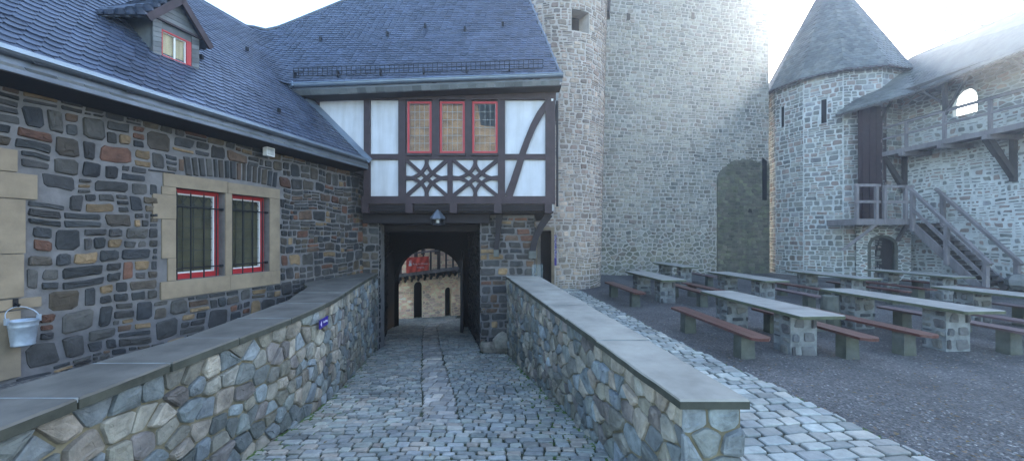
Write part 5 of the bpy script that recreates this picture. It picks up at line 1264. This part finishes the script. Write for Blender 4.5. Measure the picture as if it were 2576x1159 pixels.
# ------------------------------------------------------------ timber stair with landing
st = thing('timber_staircase', 'weathered grey timber staircase with railed landing against the right curtain wall', 'staircase', (19.5, 18, 0))
LY = 19.35; Lx0, Lx1 = U(2152) * LY, U(2290) * LY; Lz = 2.97
mb = MB(); mb.box((Lx0, LY, Lz - .06), (Lx1 + .9, LY + 1.7, Lz)); mb.build('landing', M['weathered'], st)
mb = MB(); mb.box((Lx0 - .04, LY - .08, Lz - .30), (Lx1, LY, Lz - .02)); mb.box((Lx0 - .05, LY + .0, Lz - .3), (Lx0 + .08, LY + 1.7, Lz - .06))
mb.beam((U(2205) * LY, LY - .03, Lz - .25), (U(2158) * LY, LY + .9, EYE - .035 * 20), .14, .14)
mb.beam((U(2282) * LY, LY - .02, Lz - .25), (U(2282) * LY + .5, LY + 1.0, 1.9), .14, .14)
mb.build('landing_beam', M['weathered'], st)
px_posts = (2153, 2202, 2223, 2275)
for px in px_posts: x = U(px) * LY; mb = MB(); mb.beam((x, LY - .05, Lz - .28), (x, LY - .05, Lz + 1.62), .13, .13); mb.build('railing_post', M['weathered'], st)
mb = MB()
for z in (1.62, .82): mb.beam((Lx0 - .08, LY - .06, Lz + z), (U(2212) * LY, LY - .06, Lz + z), .07, .13)
for z in (1.60, .85): mb.beam((U(2218) * LY, LY - .06, Lz + z - .04), (U(2296) * LY, LY - .06, Lz + z - .04), .07, .13)
mb.build('railing', M['weathered'], st)
# flight
S1, S2, S3 = Vector((19.3, 19.1, 0)), Vector((19.3, 17.6, 0)), Vector((19.3, 16.15, 0)); sw = 1.15
mb = MB()
for xo in (0, sw): mb = MB(); mb.beam((19.34 + xo, 19.25, 2.68), (19.34 + xo, 16.42, -.05), .09, .34); mb.build('stringer', M['weathered'], st)
nst = 13
for i in range(nst):
    k = (i + .5) / nst; y = lerp(19.2, 16.5, k); z = lerp(2.85, .15, k); mb = MB(); mb.box((19.39, y - .13, z - .05), (19.34 + sw - .05, y + .15, z)); mb.box((19.39, y + .11, z - .20), (19.34 + sw - .05, y + .13, z - .05)); mb.build('step', M['weathered_dark'], st)
mb = MB()
for (x_, y, z0, z1) in ((19.25, 19.1, 2.35, 4.30), (19.25, 17.6, .85, 2.60), (19.25, 16.15, -.05, 1.12), (19.44 + sw, 19.0, 2.5, 4.2), (19.44 + sw, 16.2, -.05, 1.1)):
    mb = MB(); mb.beam((x_, y, z0), (x_, y, z1), .15, .15); mb.build('newel_post', M['weathered'], st)
mb = MB()
for xo in (0, sw + .1): mb.beam((19.22 + xo, 19.2, 4.40), (19.22 + xo, 15.95, .98), .16, .11)
mb.beam((19.20, 19.1, 3.45), (19.20, 16.1, .42), .06, .14)
mb.build('handrail', M['weathered'], st)
mb = MB(); boulder(mb, (20.3, 15.9, .28), .42, 31, (1, 1, .8)); boulder(mb, (20.7, 15.4, .2), .3, 33)
tag(mb.build('boulder', M['st_curt'], origin=(20.4, 15.7, 0)), 'rounded grey boulders at the foot of the timber staircase', 'boulder')

# ------------------------------------------------------------ stone tables and plank benches
def rounded(mb, x0, x1, y0, y1, z0, z1, c, e=.01):
    pts = [(x0 + c, y0), (x1 - c, y0), (x1, y0 + c), (x1, y1 - c), (x1 - c, y1), (x0 + c, y1), (x0, y1 - c), (x0, y0 + c)]; n = 8
    cx, cy = (x0 + x1) / 2, (y0 + y1) / 2
    t2 = [(p[0] + (e if p[0] < cx else -e), p[1] + (e if p[1] < cy else -e), z1) for p in pts]
    mb.add([(*p, z0) for p in pts] + [(*p, z1 - e) for p in pts] + t2, [tuple(reversed(range(n)))] + [(i, (i + 1) % n, (i + 1) % n + n, i + n) for i in range(n)] + [(i + n, (i + 1) % n + n, (i + 1) % n + 2 * n, i + 2 * n) for i in range(n)] + [tuple(range(2 * n, 3 * n))])
def pedestal_at(root, y0, seed):
    mb = MB(); x0, x1, y1 = .14, .68, y0 + .46
    mb.box((x0 + .02, y0 + .02, -.25), (x1 - .02, y1 - .02, .69)); pd = mb.build('pedestal', M['mo_ped'], root)
    mb = MB()
    for f_, L in ((planemap((x0, y0 + .018, 0), (1, 0, 0), (0, -1, 0)), x1 - x0), (planemap((x0 + .018, y1, 0), (0, -1, 0), (-1, 0, 0)), y1 - y0), (planemap((x1 - .018, y0, 0), (0, 1, 0), (1, 0, 0)), y1 - y0), (planemap((x1, y1 - .018, 0), (-1, 0, 0), (0, 1, 0)), x1 - x0)):
        stones(mb, 0, L, -.12, .68, f_, seed, (.16, .30), (.18, .42), .045, (.012, .035), .02, split=(.85, .15, 0), jit=.25); seed += 1
    mb.build('rubble', M['st_ped'], pd); return pd
def make_table(L, seed):
    t = thing('stone_table', 'x', 'table', (0, 0, 0), 'stone tables in the courtyard')
    mb = MB(); rounded(mb, 0, .82, 0, L, .69, .75, .03, .008); oo = mb.build('table_top', M['ttop'], t); oo.data.materials.append(M['tedge'])
    for i_ in range(1, 17, 1): oo.data.polygons[i_].material_index = 1 if i_ <= 8 else 0
    pedestal_at(t, .42, seed); pedestal_at(t, L - .42 - .46, seed + 10); return t
def make_bench(L):
    t = thing('bench', 'x', 'bench', (0, 0, 0), 'red-brown benches beside the stone tables')
    mb = MB()
    for i in range(2):
        x0 = i * .175; mb2 = MB(); c = .10
        x1 = x0 + .17
        if i == 0: pts = [(x0 + c, 0), (x1, 0), (x1, L), (x0 + c, L), (x0, L - c), (x0, c)]
        else: pts = [(x0, 0), (x1 - c, 0), (x1, c), (x1, L - c), (x1 - c, L), (x0, L)]
        mb2.prism([(*p, .405) for p in pts], (0, 0, .045)); mb2.build('seat_plank', M['bench'], t)
    for y in (.42, L - .66):
        mb = MB(); q = [(.06, y), (.29, y), (.29, y + .22), (.06, y + .22)]
        mb.add([(a - .02 if a < .2 else a + .02, b_ - .015, -.2) for a, b_ in q] + [(a, b_, .40) for a, b_ in q], [(3, 2, 1, 0), (4, 5, 6, 7), (0, 1, 5, 4), (1, 2, 6, 5), (2, 3, 7, 6), (3, 0, 4, 7)])
        mb.build('support', M['concrete'], t)
    return t
ROT = math.atan(.068)
# near-left corner X, Y of the slab, label
tables = [(4.91, 6.74, 3.2, 'pale stone table nearest the parapet, between the two front benches'),
          (8.22, 7.2, 3.1, 'long stone table in the front row on the right, second from the parapet'),
          (4.67, 12.4, 3.3, 'dark stone table closest to the cobbled path and the round tower'),
          (7.58, 17.7, 3.1, 'small looking rearmost stone table against the foot of the keep'),
          (7.76, 12.2, 3.3, 'stone table in front of the mossy blocked arch, behind the front row'),
          (11.2, 12.8, 3.2, 'stone table in front of the pointed tower'),
          (14.8, 13.3, 3.0, 'dark stone table in front of the arched door beneath the stair landing'),
          (11.65, 7.7, 3.2, 'stone table at the right edge of the photo, partly cut off')]
protoT = make_table(3.2, 500); protoB = make_bench(3.0)
zt_g = lambda x, y: gz(x, y)
bn = 0
benchpos = [  # (x, y, label)
    (3.92, 6.42, 'front left red-brown bench, between the path and the pale table'),
    (5.92, 6.66, 'red-brown bench on the right side of the pale front table'),
    (7.28, 6.98, 'red-brown bench on the left side of the long front right table'),
    (9.28, 7.0, 'dull brown bench on the right side of the long front right table'),
    (3.62, 11.6, 'red-brown bench nearest the cobbled path, left of the dark table'),
    (5.80, 11.9, 'red-brown bench on the right side of the dark table by the path'),
    (6.72, 12.3, 'red-brown bench left of the table before the mossy arch'),
    (8.92, 11.6, 'dull brown bench right of the table before the mossy arch'),
    (6.6, 17.3, 'far bench on the left side of the rearmost table'),
    (8.75, 17.4, 'far bench on the right side of the rearmost table'),
    (10.2, 12.6, 'bench left of the table before the pointed tower'),
    (12.35, 12.5, 'bench right of the table before the pointed tower'),
    (13.8, 13.1, 'bench left of the table before the arched door'),
    (15.95, 13.2, 'bench right of the table, next to the foot of the timber stair'),
    (10.55, 6.9, 'bench left of the table at the right edge of the photo'),
    (12.75, 7.5, 'bench at the far right edge beyond the cut off table')]
for i, (x, y, L, lab) in enumerate(tables):
    zz = gz(x + .4, y + 1.6) * .4
    if i == 0: o = protoT; o.location = (x, y, 0); o.rotation_euler = (0, 0, ROT); o['label'] = lab
    else: o = dup(protoT, (x, y, 0), ROT + random.Random(i).uniform(-.008, .008), lab)
for i, (x, y, lab) in enumerate(benchpos):
    z = min(0, gz(x + .2, y + 1) + .01)
    r_ = ROT + random.Random(i + 50).uniform(-.02, .02)
    if i == 0: o = protoB; o.location = (x, y, z); o.rotation_euler = (0, 0, r_); o['label'] = lab
    else: o = dup(protoB, (x, y, z), r_, lab)
dull = None
for o in [q for q in bpy.data.objects if q.get('category') == 'bench' and ('dull' in q['label'] or 'edge' in q['label'] or 'far bench' in q['label'])]:
    for ch in o.children:
        if ch.name.startswith('seat_plank'):
            nm = ch.data.name + '_dull'
            if nm not in bpy.data.meshes: d2 = ch.data.copy(); d2.name = nm; d2.materials.clear(); d2.materials.append(M['bench_dull'])
            ch.data = bpy.data.meshes[nm]
# mossy concrete stump under the far end of the second table
mb = MB(); p = P(2088, 728, 9.7); mb.cyl((p.x, p.y, -.1), (p.x, p.y, .66), .22, .17, 10); tag(mb.build('stone_stump', M['concrete']), 'mossy round stone stump under the far end of the long front right table', 'stump')

# ------------------------------------------------------------ outer bailey seen through the gate
ow = thing('outer_wall', 'tan stone wall with two arched doorways and timber gallery seen through the gate arch', 'wall', (-4.5, 20, -2))
wpts = [(-9.0, 18.9), (-6.5, 19.3), (-5.0, 19.8), (-3.2, 20.6), (-2.55, 21.0), (-1.2, 22.2), (1.0, 24)]
fo, Lo = polyl(wpts)
def so_(px):
    best = None
    for i in range(400):
        s = Lo * i / 400; x, y, _ = fo(s, 0, 0)
        d = abs(x / y - U(px))
        if best is None or d < best[0]: best = (d, s, y)
    return best[1], best[2]
doors = []
for (a, b_, t_, bt) in ((1041, 1062.5, 708, 798), (1119, 1135.5, 722, 795)):
    s0, y0 = so_(a); s1, y1 = so_(b_); ym = (y0 + y1) / 2; doors.append((s0, s1, -2.1, EYE + (595 - t_) * ym / 1000, -.5))
mb = MB(); sheet(mb, rng_(0, Lo, 30), [-2.4, 0, 3, 6], fo, 0, holes=doors); mb.build('mortar', M['mo_tan'], ow)
mb = MB(); stones(mb, 0, Lo, -2.1, 3.6, fo, 81, (.16, .26), (.16, .42), .03, (.008, .03), .04, holes=[d[:4] for d in doors], fine=False); mb.build('masonry', M['st_tan'], ow)
for d in doors:
    mb = MB(); mb.prism([fo(d[0], d[2], -.3), fo(d[1], d[2], -.3), fo(d[1], d[3], -.3), fo(d[0], d[3], -.3)], (0, .05, 0)); dd2 = mb.build('door', M['timber_black'], ow)
    mb = MB(); hw_ = (d[1] - d[0]) / 2; sm = (d[0] + d[1]) / 2; n = 8; zc = d[3] - hw_ * 1.1
    for i in range(n):
        t0, t1 = math.pi * i / n, math.pi * (i + 1) / n
        a = (sm + hw_ * math.cos(t0), zc + hw_ * 1.1 * math.sin(t0)); b_ = (sm + hw_ * math.cos(t1), zc + hw_ * 1.1 * math.sin(t1))
        mb.add([fo(a[0], a[1], .01), fo(b_[0], b_[1], .01), fo(b_[0], d[3] + .01, .01), fo(a[0], d[3] + .01, .01), fo(a[0], a[1], -.3), fo(b_[0], b_[1], -.3)], [(0, 1, 2, 3), (0, 1, 5, 4)])
    mb.build('arch_spandrel', M['mo_tan'], dd2)
# gallery
gal_z = lambda s: 0.30 + .0 * s
mb = MB(); sl0, sl1 = so_(985)[0], so_(1145)[0]
def ob(mb, s0, z0, d0, s1, z1, d1, w_, h): mb.beam(fo(s0, z0, d0), fo(s1, z1, d1), w_, h)
segs = rng_(sl0, sl1, 8)
zl = lambda s: interp(s, [(sl0, .22), (sl1, .52)])
for a, b_ in zip(segs, segs[1:]): ob(mb, a, zl(a), .75, b_, zl(b_), .75, .10, .16); ob(mb, a, zl(a) + 1.0, .75, b_, zl(b_) + 1.0, .75, .06, .08); mb.prism([fo(a, zl(a) - .02, .75), fo(b_, zl(b_) - .02, .75), fo(b_, zl(b_) - .02, 0), fo(a, zl(a) - .02, 0)], (0, 0, .04))
gal = mb.build('gallery', M['weathered'], ow)
mb = MB()
for s in rng_(sl0, sl1, 9): ob(mb, s, zl(s), .75, s, zl(s) + 1.0, .75, .08, .08)
for s in rng_(sl0, sl1, 3): ob(mb, s, zl(s), .70, s, 3.5, .70, .14, .14)
mb.build('gallery_post', M['timber'], gal)
mb = MB()
for s in rng_(sl0, sl1 + .6, 12): ob(mb, s, zl(s) - .14, .95, s, zl(s) - .14, 0, .12, .16); ob(mb, s, zl(s) - .2, .45, s, zl(s) - .42, .04, .09, .10)
mb.build('gallery_joist', M['timber_black'], gal)
mb = MB(); s2 = so_(1143)[0]
for k in range(4): ob(mb, s2 + k * .35, .05 - k * .12, .7, s2 + k * .35, 1.6, .7, .06, .08)
ob(mb, s2 - .2, 1.5, .75, s2 + 1.3, .55, .75, .06, .08); ob(mb, s2 - .2, .45, .75, s2 + 1.3, -.15, .75, .10, .14)
mb.build('gallery_brace', M['weathered'], gal)
# banner with a small white castle mark and lines of writing
bs0, by0 = so_(1023); bs1, by1 = so_(1078.5)
bz1, bz0 = EYE + (595 - 646) * (by0 - .8) / 1000, EYE + (595 - 683) * (by0 - .8) / 1000
A0, A1 = Vector(fo(bs0, 0, .86)), Vector(fo(bs1, 0, .86)); 
# recompute so the banner spans the measured columns at its own depth
A0 = Vector((U(1022) * 18.75, 18.75, 0)); A1 = Vector((U(1079) * 19.1, 19.1, 0))
bv = (A1 - A0); bl = bv.length; bv.normalize(); bnv = Vector((bv.y, -bv.x, 0))
zT = lambda k: EYE + (595 - lerp(647, 645, k)) * 18.9 / 1000; zB = lambda k: EYE + (595 - lerp(686, 680, k)) * 18.9 / 1000
ban = thing('banner', 'red cloth banner with white emblem and lettering tied to the far timber gallery', 'banner', (A0.x, A0.y, zB(0)))
mb = MB(); nx, ny = 24, 12
for j in range(ny + 1):
    for i in range(nx + 1):
        k = i / nx; v = j / ny; wv = .035 * math.sin(k * 9 + v * 3) * math.cos(v * 4 + k * 5) + .02 * math.sin(k * 23 - v * 7)
        sag = .05 * math.sin(k * math.pi) * (1 - v); p = A0 + bv * bl * k + bnv * wv; mb.v.append((p.x, p.y, lerp(zB(k), zT(k), v) - sag * 0))
for j in range(ny):
    for i in range(nx): o = j * (nx + 1) + i; mb.f.append((o, o + 1, o + nx + 2, o + nx + 1))
mb.build('cloth', M['banner'], ban, smooth=True)
def bp(k, v, e=.065): p = A0 + bv * bl * k + bnv * e; return Vector((p.x, p.y, lerp(zB(k), zT(k), v)))
mb = MB()
for (a, b_, c_, d_) in ((.10, .23, .44, .58), (.12, .15, .58, .78), (.18, .21, .58, .82), (.15, .18, .58, .64)): mb.prism([bp(a, c_), bp(b_, c_), bp(b_, d_), bp(a, d_)], bnv * .002)
mb.build('emblem', M['letter'], ban)
az_ = math.atan2(bv.y, bv.x); 
text_obj('lettering', 'Burg im Winter', .12, bp(.62, .52), (R(90), 0, az_), M['letter'], ban, sx=.95); text_obj('lettering', 'Eingang', .10, bp(.62, .28), (R(90), 0, az_), M['letter'], ban, sx=1.1)
# timber frame storey above the outer wall
mb = MB(); 
for s in rng_(sl0 - .5, sl1 + 1, 7): ob(mb, s, 1.2, .05, s, 4.5, .05, .16, .10)
mb.build('timber_post', M['timber'], ow)

# ------------------------------------------------------------ bare tree behind the curtain wall
tr = thing('bare_tree', 'leafless tree with thin branches hanging above the wall-walk roof at upper right', 'tree', (35, 25, -3))
mb = MB(); mb.tube([(35, 25, -3), (35.2, 25.2, 5), (34.6, 25, 11), (34.0, 24.8, 17), (33.2, 24.6, 22)], [.55, .45, .36, .25, .12], 10); mb.build('trunk', M['bark'], tr)
mb = MB()
def br_(pts, r0, r1): n = len(pts); mb.tube([Vector(p) for p in pts], [lerp(r0, r1, i / (n - 1)) for i in range(n)], 6)
br_([(34.6, 25, 12), (31.5, 24.6, 17.5), P(2440, -60, 24.5), P(2362, -22, 24.3)], .2, .06)
br_([P(2362, -22, 24.3), P(2384, 4, 24.2), P(2396, 22, 24.2), P(2425, 40, 24.1), P(2455, 52, 24.1), P(2478, 68, 24.1)], 0.128, 0.101)
br_([P(2372, -10, 24.2), P(2383, 20, 24.2), P(2386, 50, 24.2), P(2378, 80, 24.2), P(2362, 112, 24.2)], 0.090, 0.043)
br_([P(2386, 50, 24.2), P(2394, 72, 24.2), P(2400, 92, 24.2)], 0.046, 0.023)
br_([P(2214, -20, 24.2), P(2194, 10, 24.2), P(2191, 26, 24.2)], 0.051, 0.029); br_([P(2362, -22, 24.3), P(2300, -60, 24.3), P(2214, -20, 24.2)], 0.128, 0.058)
rg = random.Random(2)
for i in range(14):
    p = Vector((34 + rg.uniform(-1, 1), 25 + rg.uniform(-.5, .5), rg.uniform(14, 21))); q = p + Vector((rg.uniform(-1, 5), rg.uniform(-3, 3), rg.uniform(2, 4))); br_([p, (p + q) / 2 + Vector((0, 0, .5)), q], .09, .02)
mb.build('branch', M['bark'], tr)
